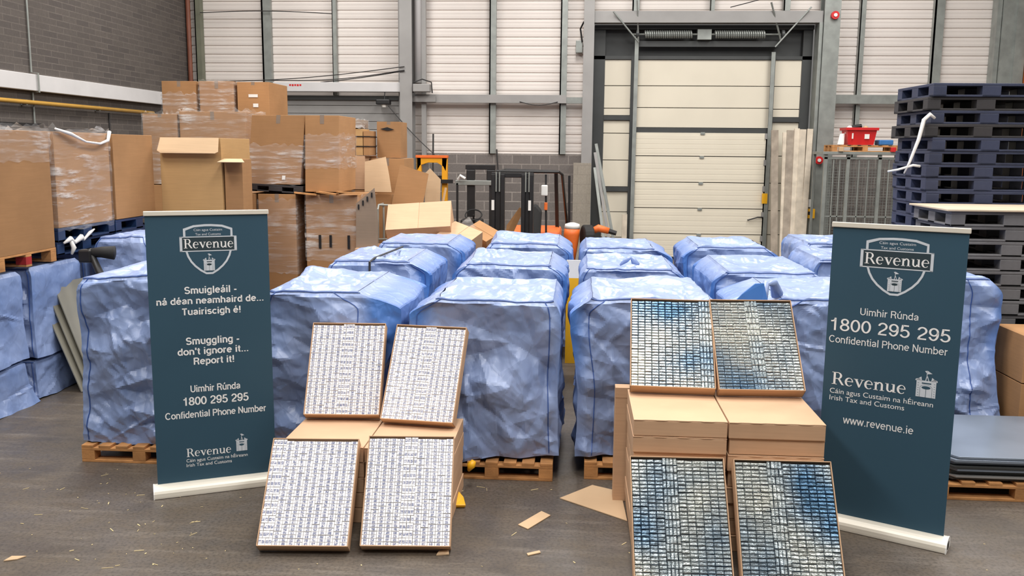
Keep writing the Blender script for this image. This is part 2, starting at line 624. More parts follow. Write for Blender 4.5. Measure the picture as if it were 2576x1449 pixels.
cpost(-9.26, -9.12, 2.5, ZC, M_GREENP, d=0.2)
cpost(-7.64, -7.42, 3.85, ZC, M_STEELG)
cpost(-5.92, -5.82, 3.85, ZC, M_STEELG)
cpost(-2.14, -1.98, 2.5, 3.7, M_STEELG)
cpost(-2.14, -1.98, 3.88, ZC, M_STEELG)
cpost(-0.46, -0.30, 2.5, 3.7, M_STEELG)
cpost(-0.46, -0.30, 3.88, ZC, M_STEELG)
cpost(1.20, 1.36, DZ1 + 0.3, ZC, M_STEELG)
cpost(2.99, 3.09, DZ1 + 0.3, ZC, M_STEELG)
cpost(4.66, 4.81, DZ1 + 0.3, ZC, M_STEELG)
cpost(6.40, 6.52, 2.5, 3.7, M_STEELG)
cpost(6.40, 6.52, 3.9, ZC, M_STEELG)
cpost(8.05, 8.27, 2.5, ZC, M_STEELG)
# big column left of centre: I-section
mb = MB()
mb.box(-4.22, -3.93, YB - 0.52, YB - 0.49, 0, ZC)
mb.box(-4.09, -4.05, YB - 0.49, YB - 0.03, 0, ZC)
mb.box(-4.22, -3.93, YB - 0.09, YB - 0.085, 0, ZC)
mb.box(-3.76, -3.65, YB - 0.2, YB - 0.085, 2.3, ZC)
mb.box(-4.30, -4.22, YB - 0.25, YB - 0.085, 2.3, ZC)
trim(mb, M_STEEL)
# door columns
mb = MB()
mb.box(0.08, 0.32, YB - 0.5, YB - 0.47, 2.3, ZC)
mb.box(0.18, 0.22, YB - 0.47, YB - 0.09, 2.3, ZC)
mb.box(0.08, 0.32, YB - 0.12, YB - 0.085, 2.3, ZC)
trim(mb, M_STEEL)
trim(MB().box(-0.1, 0.32, YB - 0.52, YB - 0.085, 0, 2.3), M_BLOCKP)
mb = MB()
mb.box(5.5, 5.86, YB - 0.5, YB - 0.46, 0, ZC)
mb.box(5.66, 5.70, YB - 0.46, YB - 0.09, 0, ZC)
mb.box(5.5, 5.86, YB - 0.13, YB - 0.085, 0, ZC)
trim(mb, M_STEELG)
mb = MB()
mb.box(9.36, 9.46, YB - 0.3, YB - 0.02, 2.5, ZC)
mb.box(9.47, 9.75, YB - 0.36, YB - 0.3, 0, ZC)
mb.box(9.75, 9.98, YB - 0.42, YB - 0.3, 0, ZC)
trim(mb, M_STEELG)
trim(MB().box(10.0, 10.95, YB - 0.5, YB - 0.3, 0, ZC), M_ORGW)
# beams
mb = MB().box(-3.9, -0.3, YB - 0.28, YB - 0.13, 3.69, 3.88)
mb.box(-4.0, -3.4, YB - 0.34, YB - 0.28, 3.7, 3.83)
trim(mb, M_STEEL)
trim(MB().box(-0.3, 0.08, YB - 0.24, YB - 0.13, 3.69, 3.83), M_STEELG)
mb = MB().box(5.86, 8.6, YB - 0.28, YB - 0.13, 3.72, 3.92)
trim(mb, M_STEELG)
trim(MB().box(DX0 - 0.02, 5.5, YB - 0.4, YB - 0.08, DZ1, DZ1 + 0.26), M_STEEL)
trim(MB().box(5.42, 5.5, YB - 0.42, YB - 0.02, 0, DZ1), M_STEELG)

# dock door
dr = thing('door_1', '', '', (2.9, YB, 0))
for k in ('label', 'category'):
    del dr[k]
struct(dr)
mb = MB()
mb.box(DX0, DX0 + 0.26, YB + 0.1, YB + 0.28, 0, DZ1)
mb.box(5.2, DX1, YB + 0.1, YB + 0.28, 0, DZ1)
mb.box(DX0, DX1, YB + 0.1, YB + 0.28, 4.74, 4.82)
mb.box(1.22, 1.31, YB + 0.07, YB + 0.28, 0, 4.8)
mb.box(4.49, 4.58, YB + 0.07, YB + 0.28, 0, 4.8)
mb.box(0.6, 1.22, YB + 0.08, YB + 0.26, 3.32, 3.43)
mb.box(4.58, 5.2, YB + 0.08, YB + 0.26, 3.30, 3.41)
mb.box(0.6, 1.22, YB + 0.08, YB + 0.26, 1.62, 1.73)
mb.box(1.31, 4.49, YB + 0.06, YB + 0.26, 3.03, 3.15)
mb.box(DX0, DX1, YB + 0.02, YB + 0.28, DZ1 - 0.1, DZ1)
mb.build('door_frame', M_DARK, dr)
mb = MB()
for x0, x1, zs in ((0.6, 1.22, [0, 0.5, 1.12, 1.62]), (0.6, 1.22, [1.73, 2.37, 3.01, 3.32]), (0.6, 1.22, [3.43, 3.6, 4.13, 4.74]),
                   (1.31, 4.49, [3.15, 3.62, 4.13, 4.74]), (4.58, 5.2, [3.41, 3.6, 4.13, 4.74]), (4.58, 5.2, [0, 0.62, 1.2, 1.86, 2.5, 3.3])):
    for a, b in zip(zs[:-1], zs[1:]):
        mb.box(x0, x1, YB + 0.14, YB + 0.2, a + 0.008, b - 0.008)
mb.build('infill_panel', M_PANEL, dr, 0.004)
mb = MB().box(DX0, DX1, YB + 0.3, YB + 0.36, 0, DZ1)
mb.build('backing', M_DARK, dr)
zs = [0.05, 0.62, 1.24, 1.86, 2.48, 3.04]
for a, b in zip(zs[:-1], zs[1:]):
    mb = MB().box(1.36, 4.44, YB + 0.02, YB + 0.07, a + 0.009, b - 0.009)
    for k in range(1, 5):
        zz = a + (b - a) * k / 5
        mb.box(1.36, 4.44, YB + 0.017, YB + 0.021, zz - 0.05, zz + 0.045)
    p = mb.build('door_section', M_PANEL, dr, 0.003)
    MB().box(2.9, 3.0, YB - 0.005, YB + 0.02, b - 0.05, b + 0.01).build('hinge', M_STEELG, p)
    for x in (1.33, 4.43):
        MB().box(x - 0.02, x + 0.05, YB - 0.03, YB + 0.02, a + 0.42, a + 0.55).build('roller_bracket', M_STEEL, p)
MB().box(1.36, 4.44, YB + 0.015, YB + 0.08, 0, 0.05).build('bottom_seal', M_BLACK, dr)
MB().tube([(4.1, YB + 0.0, 0.98), (4.1, YB - 0.05, 0.98), (4.32, YB - 0.05, 1.05), (4.45, YB - 0.03, 1.05)], 0.015).build('door_handle', M_BLACK, dr)
for x in (1.33, 4.5):
    mb = MB().box(x - 0.03, x + 0.03, YB - 0.05, YB + 0.05, 0, 3.2)
    mb.box(x - 0.045, x + 0.045, YB - 0.06, YB - 0.05, 0, 5.3 if x < 2 else 4.9)
    mb.build('track', M_STEELG, dr)
sp = MB().tube([(1.2, YB - 0.12, 5.29), (4.75, YB - 0.12, 5.29)], 0.02).build('spring_shaft', M_STEELG, dr)
for a, b in ((1.5, 2.62), (3.12, 4.3)):
    pts = []
    for i in range(int((b - a) / 0.05) * 12):
        t = i / 12 * 2 * math.pi
        pts.append((a + i / 12 * 0.05, YB - 0.12 + 0.075 * math.cos(t), 5.29 + 0.075 * math.sin(t)))
    MB().tube(pts, 0.021, 6).build('torsion_spring', M_STEELG, dr)
MB().box(2.72, 3.04, YB - 0.16, YB + 0.02, 5.17, 5.4).build('spring_bracket', M_STEELG, dr)
MB().box(1.3, 4.6, YB - 0.02, YB + 0.1, 5.02, 5.15).build('lintel_bar', M_DARK, dr)
for x in (1.33, 4.66):
    MB().tube([(x - 0.03, YB - 0.2, 5.29), (x + 0.03, YB - 0.2, 5.29)], 0.09, 16).build('cable_drum', M_DARK, dr)
for a, b in (((1.36, YB - 0.2, 5.1), (0.75, YB - 0.5, 5.75)), ((1.36, YB - 0.2, 5.1), (1.28, YB - 0.5, 6.0)), ((4.62, YB - 0.2, 5.15), (4.3, YB - 0.5, 5.95)), ((4.5, YB - 0.2, 5.0), (5.2, YB - 0.5, 5.85))):
    MB().bar(a, b, 0.03, 0.03).build('support_strut', M_STEELG, dr)
MB().box(4.4, 4.52, YB - 0.08, YB - 0.02, 1.38, 1.62).build('warning_label', M_YELT, dr, label='yellow warning label on the door edge')

# roller shutter behind the boxes
d2 = thing('door_2', '', '', (-5.7, YB, 0))
for k in ('label', 'category'):
    del d2[k]
struct(d2)
mb = MB()
for i in range(20):
    mb.box(-7.2, -4.32, YB - 0.14, YB - 0.1, i * 0.19 + 0.004, i * 0.19 + 0.186)
mb.build('shutter_curtain', M_STEEL, d2, 0.01)
MB().box(-7.2, -4.32, YB - 0.2, YB - 0.1, 3.74, 3.84).build('shutter_lintel', M_DARK, d2)
mb = MB().box(-7.3, -4.2, YB - 0.45, YB - 0.2, 3.92, 4.14)
p = mb.build('shutter_housing', M_STEELW, d2, 0.012)
mb = MB()
for i in range(5):
    x = -6.9 + i * 0.062
    mb.box(x, x + 0.045, YB - 0.453, YB - 0.449, 4.05 - (i % 2) * 0.006, 4.09)
mb.build('red_lettering', M_RED, p)

# things fixed to the walls
tag(MB().box(XL + 0.004, XL + 0.12, 6, 20.5, 3.52, 3.8).build('cable_trunking', M_STEELW, None, 0.01), 'long white cable trunking box along the dark left block wall', 'trunking')
g = thing('gas_pipe', 'yellow ochre pipe running along the left wall below the white trunking', 'pipe', (XL, 14, 3.3))
MB().tube([(XL + 0.09, 6, 3.32), (XL + 0.09, 19.9, 3.32)], 0.038, 10).build('pipe', M_PIPEY, g, smooth=True)
for y in (9, 12.3, 15.2, 17.6):
    MB().box(XL + 0.004, XL + 0.1, y - 0.02, y + 0.02, 3.27, 3.36).build('pipe_clip', M_STEELG, g)
tag(MB().tube([(XL + 0.03, 15.5, 2.95), (XL + 0.03, 15.5, 3.5), (XL + 0.15, 15.5, 3.5), (XL + 0.15, 15.5, 3.82), (XL + 0.03, 15.5, 3.84), (XL + 0.03, 15.5, 7.5)], 0.016).build('wall_conduit', M_STEELG), 'thin grey vertical conduit crossing the white trunking on the left wall', 'conduit')
tag(MB().box(XL, XL + 0.07, 14.2, 15.7, 2.9, 2.97).build('conduit_tray', M_BLACK), 'short dark horizontal conduit tray low on the left wall', 'conduit')
tag(MB().tube([(XL + 0.02, 18.1, 2.7), (XL + 0.02, 18.1, 3.25)], 0.015).build('wall_conduit', M_CABLE), 'short dark cable drop under the yellow pipe', 'conduit')
tag(MB().tube([(XL + 0.08, YB - 0.3, 0), (XL + 0.08, YB - 0.3, 8.8)], 0.055, 10).build('downpipe', M_RUST, smooth=True), 'rust red vertical pipe in the left back corner', 'pipe')
tag(MB().tube([(-3.84, YB - 0.2, 4.15), (-3.84, YB - 0.2, 8.9)], 0.085, 14).build('downpipe', M_STEELW, smooth=True), 'pale grey downpipe beside the tall steel column', 'pipe')
lamp = thing('floodlight', 'black floodlight hanging under the shutter housing by the column', 'light', (-4.6, YB - 0.5, 3.7))
MB().box(-4.78, -4.45, YB - 0.62, YB - 0.4, 3.62, 3.74).build('lamp_housing', M_BLACK, lamp, 0.02)
MB().tube([(-4.6, YB - 0.52, 3.63), (-4.6, YB - 0.52, 3.56)], [0.07, 0.05], 12).build('lens', M_GLASS, lamp)
MB().tube([(-4.6, YB - 0.5, 3.74), (-4.6, YB - 0.4, 3.95)], 0.012).build('bracket', M_BLACK, lamp)
lamp = thing('floodlight', 'grey box floodlight on the tall steel column above the beam', 'light', (-3.75, YB - 0.5, 4.0))
MB().box(-3.9, -3.5, YB - 0.6, YB - 0.35, 3.92, 4.1).build('lamp_housing', M_STEEL, lamp, 0.015)
MB().tube([(-3.92, YB - 0.45, 3.9), (-3.9, YB - 0.45, 4.15), (-3.7, YB - 0.45, 4.22), (-3.48, YB - 0.45, 4.15), (-3.46, YB - 0.45, 3.9)], 0.015).build('bracket', M_BLACK, lamp)


def sag(a, b, d, n=12):
    a, b = Vector(a), Vector(b)
    return [tuple(a.lerp(b, i / n) - Vector((0, 0, d * math.sin(math.pi * i / n)))) for i in range(n + 1)]


for a, b, d, lb in (((-9.0, YB - 0.22, 4.15), (-4.1, YB - 0.55, 4.5), 0.08, 'dark cable sagging to the column, upper of the three over the shutter'),
                    ((-7.6, YB - 0.22, 4.2), (-4.1, YB - 0.55, 4.42), 0.1, 'dark cable sagging to the column, middle of the three over the shutter'),
                    ((-6.2, YB - 0.24, 4.15), (-4.1, YB - 0.55, 4.4), 0.02, 'short dark cable rising to the column over the shutter'),
                    ((-9.1, YB - 0.24, 5.77), (-5.9, YB - 0.2, 5.75), -0.05, 'black cable high across the two left wall posts'),
                    ((-4.5, YB - 0.55, 3.6), (-3.3, YB - 0.7, 2.4), 0.05, 'black cable slanting from the floodlight down to the yellow frame'),
                    ((-1.4, YB - 0.3, 3.72), (-0.5, YB - 0.3, 3.72), 0.08, 'black cable looping under the grey beam'),
                    ((3.4, YB - 0.45, 5.85), (4.9, YB - 0.3, 6.3), 0.02, 'thin dark cable rising above the dock door header')):
    tag(MB().tube(sag(a, b, d), 0.011, 6).build('hanging_cable', M_CABLE), lb, 'cable')
jb = thing('junction_box', 'small grey junction box with a black lead left of the dock door column', 'box', (-0.02, YB - 0.1, 5.0))
MB().box(-0.1, 0.06, YB - 0.2, YB - 0.02, 4.86, 5.14).build('box', M_STEELG, jb, 0.01)
MB().tube([(0.05, YB - 0.22, 5.1), (0.0, YB - 0.22, 5.4), (0.08, YB - 0.3, 5.55)], 0.02).build('lead', M_BLACK, jb)
for x, z, lb in ((5.72, 5.66, 'red alarm bell high on the right door column'), (5.55, 2.42, 'red alarm bell low on the right door column')):
    a = thing('alarm_bell', lb, 'alarm', (x, YB - 0.52, z))
    MB().tube([(x, YB - 0.5, z), (x, YB - 0.58, z)], 0.09, 16).build('bell', M_RED, a)
    MB().tube([(x, YB - 0.58, z), (x, YB - 0.6, z)], 0.04, 12).build('cap', M_WHITE, a)
sg = thing('control_box', 'yellow switch box with a white key pad by the right door column', 'switch', (5.4, YB - 0.5, 1.2))
MB().box(5.32, 5.52, YB - 0.6, YB - 0.5, 1.08, 1.3).build('box', M_YELT, sg, 0.008)
MB().box(5.34, 5.44, YB - 0.6, YB - 0.52, 1.34, 1.52).build('key_pad', M_WHITE, sg, 0.01)
MB().box(5.36, 5.42, YB - 0.605, YB - 0.6, 1.16, 1.24).build('symbol', M_BLACK, sg)

# ------------------------------------------------------------------ wooden pallets
def wood_pallet(label, x0, x1, y0, y1, z=0.0, group=None, redblock=False, rz=0.0):
    cx, cy = (x0 + x1) / 2, (y0 + y1) / 2
    t = thing('wooden_pallet', label, 'pallet', (cx, cy, z), group)
    a, b = (x1 - x0) / 2, (y1 - y0) / 2
    R = Matrix.Rotation(rz, 4, 'Z')
    T = Matrix.Translation((cx, cy, z)) @ R
    mb = MB()
    n = 7
    for i in range(n):
        xx = -a + (2 * a - 0.1) * i / (n - 1)
        mb.box(xx, xx + 0.1, -b, b, 0.122, 0.144)
    mb.xf(T).build('deck', M_WOOD, t, 0.003)
    for k in (-1, 0, 1):
        y = k * (b - 0.05)
        MB().box(-a, a, y - 0.05, y + 0.05, 0.1, 0.122).xf(T).build('stringer', M_WOOD, t, 0.003)
        MB().box(-a, a, y - 0.05, y + 0.05, 0, 0.022).xf(T).build('skid', M_WOOD, t, 0.003)
        for j in (-1, 0, 1):
            x = j * (a - 0.055)
            red = redblock and j == 1 and k == 0
            MB().box(x - 0.055, x + 0.055, y - 0.05, y + 0.05, 0.022, 0.1).xf(T).build('block', M_WOODR if red else M_WOOD, t, 0.003, label='red painted block' if red else None)
    return t


# ------------------------------------------------------------------ blue plastic covers over pallet loads
def smooth(a, b, x):
    t = np.clip((x - a) / (b - a), 0, 1)
    return t * t * (3 - 2 * t)


def cover(label, x0, x1, y0, y1, z0, z1, seed, earl=0.08, earr=0.08, res=0.018, flare=0.03, rz=0.0, sag_=0.02, seamx=(0.04, 0.96), group='blue plastic covers over pallet loads', lump=None, amp=1.0, hem=0.03, front=0.03, tilt=0.0):
    rng = np.random.RandomState(seed)
    cx, cy = (x0 + x1) / 2, (y0 + y1) / 2
    a, b, h = (x1 - x0) / 2, (y1 - y0) / 2, z1 - z0
    nx, ny, nz = [max(6, int(round(q / res))) for q in (2 * a + 0.1, 2 * b, h)]
    ny = max(6, int(ny * 0.7))

    def ear(t, e):
        return e * smooth(-0.01, 0.11, t) * (1 - 0.55 * smooth(0.16, 0.6, t)) + 0.02 * smooth(0, 0.05, t) + flare * t ** 2

    pts, faces, filmv = [], [], []
    idx = {}

    def vid(p):
        k = (round(p[0], 5), round(p[1], 5), round(p[2], 5))
        if k not in idx:
            idx[k] = len(pts)
            pts.append(p)
        return idx[k]

    def side(u, t, f):
        # u,t -> point on face f ; x extents widen by the ears, y extents by a little
        xl, xr = -a - ear(t, earl), a + ear(t, earr)
        fo = front * smooth(0, 0.04, t) + 0.5 * flare * t ** 2
        yl, yr = -b - fo, b + fo
        z = h * (1 - t)
        if f == 0:
            return (xl + (xr - xl) * u, yl, z)
        if f == 1:
            return (xr, yl + (yr - yl) * u, z)
        if f == 2:
            return (xr + (xl - xr) * u, yr, z)
        return (xl, yr + (yl - yr) * u, z)

    cols = {}
    for f, nu in ((0, nx), (1, ny), (2, nx), (3, ny)):
        g = [[vid(side(i / nu, j / nz, f)) for i in range(nu + 1)] for j in range(nz + 1)]
        if f == 0:
            cols = g
        for j in range(nz):
            for i in range(nu):
                faces.append((g[j][i], g[j + 1][i], g[j + 1][i + 1], g[j][i + 1]))
    g = [[vid((-a + 2 * a * i / nx, -b + 2 * b * j / ny, h)) for i in range(nx + 1)] for j in range(ny + 1)]
    for j in range(ny):
        for i in range(nx):
            faces.append((g[j][i], g[j][i + 1], g[j + 1][i + 1], g[j + 1][i]))
    P = np.array(pts)
    t = 1 - P[:, 2] / h
    wx = np.where(P[:, 0] > 0, P[:, 0] / (a + ear(t, earr)), P[:, 0] / (a + ear(t, earl)))
    wy = P[:, 1] / (b + front)
    wz = P[:, 2] / h
    nrm = np.stack([np.sign(wx) * np.abs(wx) ** 14, np.sign(wy) * np.abs(wy) ** 14, np.where(wz > 0.97, 1.0, 0.0) * 0.9], 1)
    nrm /= np.maximum(np.linalg.norm(nrm, axis=1, keepdims=True), 1e-6)
    D = np.zeros(len(P))
    # crumple facets: flat triangles between random heights, on skewed and warped grids
    def facets(p, q, cell, amp_, sd):
        r2 = np.random.RandomState(sd)
        an = r2.uniform(-0.9, 0.9)
        x_ = (p * math.cos(an) - q * math.sin(an)) / cell
        y_ = (p * math.sin(an) + q * math.cos(an)) / (cell * r2.uniform(0.75, 1.35))
        wk = 1.0 if cell > 0.2 else 0.25
        x_, y_ = (x_ + 0.55 * y_ + wk * 0.35 * np.sin(1.1 * y_ + r2.rand() * 6),
                  y_ + wk * 0.3 * np.sin(0.9 * x_ + r2.rand() * 6))
        hg = r2.uniform(-1, 1, (64, 64))
        dg = r2.rand(64, 64) > 0.5
        i0, j0 = np.floor(x_).astype(int), np.floor(y_).astype(int)
        fx, fy = x_ - i0, y_ - j0
        h00, h10 = hg[i0 % 64, j0 % 64], hg[(i0 + 1) % 64, j0 % 64]
        h01, h11 = hg[i0 % 64, (j0 + 1) % 64], hg[(i0 + 1) % 64, (j0 + 1) % 64]
        A_ = np.where(fx > fy, h00 + (h10 - h00) * fx + (h11 - h10) * fy, h00 + (h01 - h00) * fy + (h11 - h01) * fx)
        B_ = np.where(fx + fy < 1, h00 + (h10 - h00) * fx + (h01 - h00) * fy, h11 + (h01 - h11) * (1 - fx) + (h10 - h11) * (1 - fy))
        return amp_ * np.where(dg[i0 % 64, j0 % 64], A_, B_)

    ax_ = np.argmax(np.abs(nrm), 1)
    ca = np.where(ax_ == 0, P[:, 1] + 3 * np.sign(P[:, 0]), P[:, 0] + np.where(ax_ == 1, 7 * np.sign(P[:, 1]), 20))
    cb_ = np.where(ax_ == 2, P[:, 1], P[:, 2])
    ex = np.abs(np.abs(wx) - 1) * a
    ey = np.abs(np.abs(wy) - 1) * b
    ez = (1 - wz) * h
    ed = np.where(ax_ == 0, np.minimum(ey, ez), np.where(ax_ == 1, np.minimum(ex, ez), np.minimum(ex, ey)))
    fade = 0.2 + 0.8 * smooth(0.0, 0.07, ed)
    D += (facets(ca, cb_, 0.30, 0.055, seed * 7 + 1) + facets(ca, cb_, 0.16, 0.044, seed * 7 + 2) + facets(ca, cb_, 0.075, 0.0145, seed * 7 + 3)) * fade * np.where(ax_ == 0, 0.5, 1.0)
    # long fold lines
    for _ in range(70):
        n = rng.randn(3) * np.array([1, 0.4, 1])
        n /= np.linalg.norm(n)
        c0 = rng.rand(3) * np.array([2 * a, 2 * b, h]) - np.array([a, b, 0])
        d = np.abs((P - c0) @ n)
        r = np.exp(-((P - c0) ** 2).sum(1) / (0.1 + 0.25 * rng.rand()) ** 2 / 2)
        D += rng.choice([-1, 1, 1]) * (0.007 + 0.011 * rng.rand()) * np.maximum(0, 1 - d / (0.018 + 0.025 * rng.rand())) * r
    # broad billow
    for _ in range(7):
        c0 = rng.rand(3) * np.array([2 * a, 2 * b, h]) - np.array([a, b, 0])
        D += rng.uniform(-0.014, 0.018) * np.exp(-((P - c0) ** 2).sum(1) / 0.06)
    D *= np.where(t < 0.02, 0.8, 1.0) * (0.7 + 0.5 * smooth(0.0, 0.5, t)) * amp
    Q = P + nrm * D[:, None]
    # the top sags between the load's edges; the hem hangs unevenly
    Q[:, 2] -= np.where(wz > 0.985, sag_ * (1 - np.abs(P[:, 0] / a).clip(0, 1) ** 2) * (1 - np.abs(P[:, 1] / b).clip(0, 1) ** 2), 0)
    ph = rng.rand(3) * 6
    he = np.sin(P[:, 0] * 5 + ph[0]) * 0.5 + np.sin(P[:, 1] * 4 + P[:, 0] * 9 + ph[1]) * 0.4
    Q[:, 2] += (hem * (he + 0.6)).clip(0, 1) * smooth(0.75, 1.0, t) * np.where(t > 0.75, 1, 0)
    Q[:, 2] += tilt * P[:, 0] * wz
    if lump is not None:
        for (lx, ly, lz, lr, la) in lump:
            g2 = np.exp(-(((P - np.array([lx, ly, lz])) / lr) ** 2).sum(1))
            Q += nrm * (la * g2)[:, None]
    film = np.where(P[:, 0] > a, (P[:, 0] - a) / 0.14, np.where(P[:, 0] < -a, (-a - P[:, 0]) / 0.14, 0)).clip(0, 1)
    film *= (1 - 0.75 * smooth(0.25, 0.75, t)) * (0.3 + 0.7 * np.where(np.abs(wy) > 0.9, 1, 0.35))
    film *= smooth(0.01, 0.05, t)
    cr, sr = math.cos(rz), math.sin(rz)
    Q = np.stack([Q[:, 0] * cr - Q[:, 1] * sr, Q[:, 0] * sr + Q[:, 1] * cr, Q[:, 2]], 1)
    me = bpy.data.meshes.new('plastic_cover')
    me.from_pydata(Q.tolist(), [], faces)
    me.polygons.foreach_set('use_smooth', [True] * len(faces))
    # creases stay crisp: edges that fold by more than a few degrees are sharp
    bm = bmesh.new()
    bm.from_mesh(me)
    for e_ in bm.edges:
        if len(e_.link_faces) == 2 and e_.calc_face_angle(0) > rad(13):
            e_.smooth = False
    bm.to_mesh(me)
    bm.free()
    at = me.attributes.new('film', 'FLOAT', 'POINT')
    at.data.foreach_set('value', film.tolist())
    me.materials.append(M_COVER)
    o = bpy.data.objects.new('plastic_cover', me)
    o.location = (cx, cy, z0)
    COL.objects.link(o)
    tag(o, label, 'plastic cover', group)
    # welded seams
    nn = np.zeros_like(Q)
    nn[:, 0], nn[:, 1] = sr, -cr

    def seam(ids, off):
        pts_ = [tuple(Q[i] + np.array([off[0], off[1], off[2]])) for i in ids]
        sm = MB().tube([Vector(p) + Vector((cx, cy, z0)) for p in pts_[::2]], 0.0045, 5)
        sm.build('seam', M_SEAM, o)
    fo = (sr * 0.003, -cr * 0.003, 0)
    for sx in seamx:
        i = int(round(sx * nx))
        seam([cols[j][i] for j in range(1, nz)], fo)
    seam([cols[1][i] for i in range(nx + 1)], (0, -0.003, 0.002))
    return o


CV = [
    # label, x0,x1,y0,y1,z0,z1,seed, kwargs
    ('blue cover standing behind the left banner, front row, far left', -4.02, -3.1, 7.15, 8.35, 0.12, 1.56, 1, dict(res=0.012, earl=0.02, earr=0.08, seamx=(0.05, 0.95), tilt=0.06)),
    ('blue cover in the front row between the left banner and the white pack trays', -2.48, -1.76, 7.22, 8.45, 0.13, 1.45, 2, dict(res=0.012, earl=0.07, earr=0.34, seamx=(0.06, 0.7), lump=[(-0.36, 0.55, 1.32, 0.2, 0.06)])),
    ('blue cover in the front row right behind the upper right white tray, pallet showing below', -1.08, -0.17, 7.06, 8.25, 0.13, 1.44, 3, dict(res=0.012, earl=0.2, earr=0.04, seamx=(0.05, 0.93), hem=0.05)),
    ('blue cover in the front row behind the upper left foil tray', 0.14, 1.05, 7.14, 8.3, 0.13, 1.455, 4, dict(res=0.012, earl=0.15, earr=0.1, seamx=(0.12, 0.9))),
    ('blue cover in the front row half hidden by the right banner, with a folded flap', 1.62, 2.5, 7.22, 8.4, 0.13, 1.465, 5, dict(res=0.013, earl=0.3, earr=0.1, seamx=(0.2, 0.9))),
    ('blue cover with a black strap over its top, second row left', -2.5, -1.74, 9.3, 10.5, 0.14, 1.45, 6, dict(earl=0.06, earr=0.22)),
    ('blue cover in the second row, second from the left', -1.1, -0.27, 9.25, 10.45, 0.14, 1.45, 7, dict(earl=0.14, earr=0.16, lump=[(-0.28, 0.4, 1.3, 0.25, 0.06)])),
    ('blue cover in the second row with a knotted twist of film on its top', 0.12, 0.97, 9.25, 10.4, 0.14, 1.43, 8, dict(earl=0.06, earr=0.14)),
    ('blue cover in the second row, fourth from the left', 1.5, 2.34, 9.1, 10.5, 0.14, 1.435, 9, dict(earl=0.14, earr=0.1)),
    ('small blue cover in the second row peeping out left of the right banner', 2.74, 3.6, 10.4, 11.6, 0.14, 1.42, 10, dict(earl=0.06, earr=0.06)),
    ('blue cover in the back row beside the cardboard heap, far left', -2.42, -1.6, 11.3, 12.5, 0.14, 1.44, 11, dict(earl=0.06, earr=0.2)),
    ('blue cover in the back row in front of the forklift mast', -1.05, -0.23, 11.3, 12.6, 0.14, 1.45, 12, dict(earl=0.06, earr=0.16, lump=[(-0.3, 0.5, 1.3, 0.22, 0.07)])),
    ('blue cover in the back row in front of the orange truck', 0.13, 0.93, 11.2, 12.4, 0.14, 1.43, 13, dict(earl=0.05, earr=0.22)),
    ('blue cover in the back row in front of the dock door', 1.5, 2.3, 11.3, 12.5, 0.14, 1.45, 14, dict(earl=0.16, earr=0.16)),
    ('blue cover at the right end of the back row below the standing planks', 3.02, 3.9, 12.1, 13.3, 0.14, 1.44, 15, dict(earl=0.06, earr=0.06)),
    ('pale blue cover right of the right banner, in front of the grey pallet stack', 3.0, 3.7, 8.4, 9.1, 0.14, 1.49, 16, dict(earl=0.06, earr=0.09, res=0.014, seamx=(0.1, 0.72), flare=0.12)),
]
for lb, x0, x1, y0, y1, z0, z1, sd, kw in CV:
    cover(lb, x0, x1, y0, y1, z0, z1, sd, **kw)
    lb2 = 'wooden pallet under the ' + lb[:1].lower() + lb[1:].split(',')[0]
    wood_pallet(' '.join(lb2.split()[:16]), x0 - 0.04, x1 + 0.02, y0 - 0.12 if y0 < 8 else y0, y1, 0, 'wooden pallets under the blue covers')
G2 = 'blue covers beside the left aisle'
CL = [
    ('low blue cover on the floor at the left edge of the photo', -6.45, -5.56, 7.7, 8.64, 0.0, 0.43, 21, dict(earl=0.04, earr=0.0, flare=0.1)),
    ('tall blue cover at the left edge under the biggest cardboard box', -6.45, -5.56, 7.7, 8.64, 0.45, 1.35, 22, dict(earl=0.04, earr=0.02)),
    ('low blue cover on the floor behind the leaning grey sheets', -6.45, -5.53, 8.82, 9.68, 0.0, 0.41, 23, dict(earl=0.04, earr=0.0)),
    ('tall blue cover behind the leaning grey sheets', -6.45, -5.53, 8.82, 9.68, 0.43, 1.37, 24, dict(earl=0.04, earr=0.02)),
    ('blue cover beyond the leaning sheets, below the wrapped boxes', -6.45, -5.6, 9.98, 11.5, 0.0, 1.4, 25, dict(earl=0.04, earr=0.02)),
    ('rounded blue cover rising behind the far left front cover', -5.36, -4.86, 9.95, 10.9, 0.0, 1.58, 26, dict(earl=0.05, earr=0.06, lump=[(0.2, -0.3, 1.4, 0.25, 0.06)])),
    ('blue cover just left of the left banner, lower than its neighbour', -4.6, -4.0, 10.2, 11.2, 0.0, 1.47, 27, dict(earl=0.03, earr=0.05)),
]
for lb, x0, x1, y0, y1, z0, z1, sd, kw in CL:
    cover(lb, x0, x1, y0, y1, z0, z1, sd, group=G2, amp=0.75, **kw)

# strap, knot and flap on the covers
M_DEEP = simple('deep_blue_film', (0.05, 0.17, 0.5, 1), 0.35, 0, 0.1, 4)
CVO = [o for o in bpy.data.objects if o.get('category') == 'plastic cover']
fo_ = [o for o in CVO if 'folded flap' in o['label']][0]
MB().slab([(1.18, 7.16, 1.37), (1.46, 7.16, 1.36), (1.5, 7.16, 1.45), (1.47, 7.2, 1.585), (1.4, 7.2, 1.58), (1.3, 7.18, 1.5)], (0.1, -1, 0.1), 0.01).build('folded_flap', M_DEEP, fo_, 0.004, label='deep blue folded flap')
MB().tube([(1.44, 7.2, 1.36), (1.47, 7.22, 1.48), (1.5, 7.24, 1.58), (1.56, 7.26, 1.575), (1.6, 7.3, 1.48)], [0.06, 0.045, 0.03, 0.035, 0.05], 9).build('film_twist', M_COVER, fo_, smooth=True)
kn = [o for o in CVO if 'knotted twist' in o['label']][0]
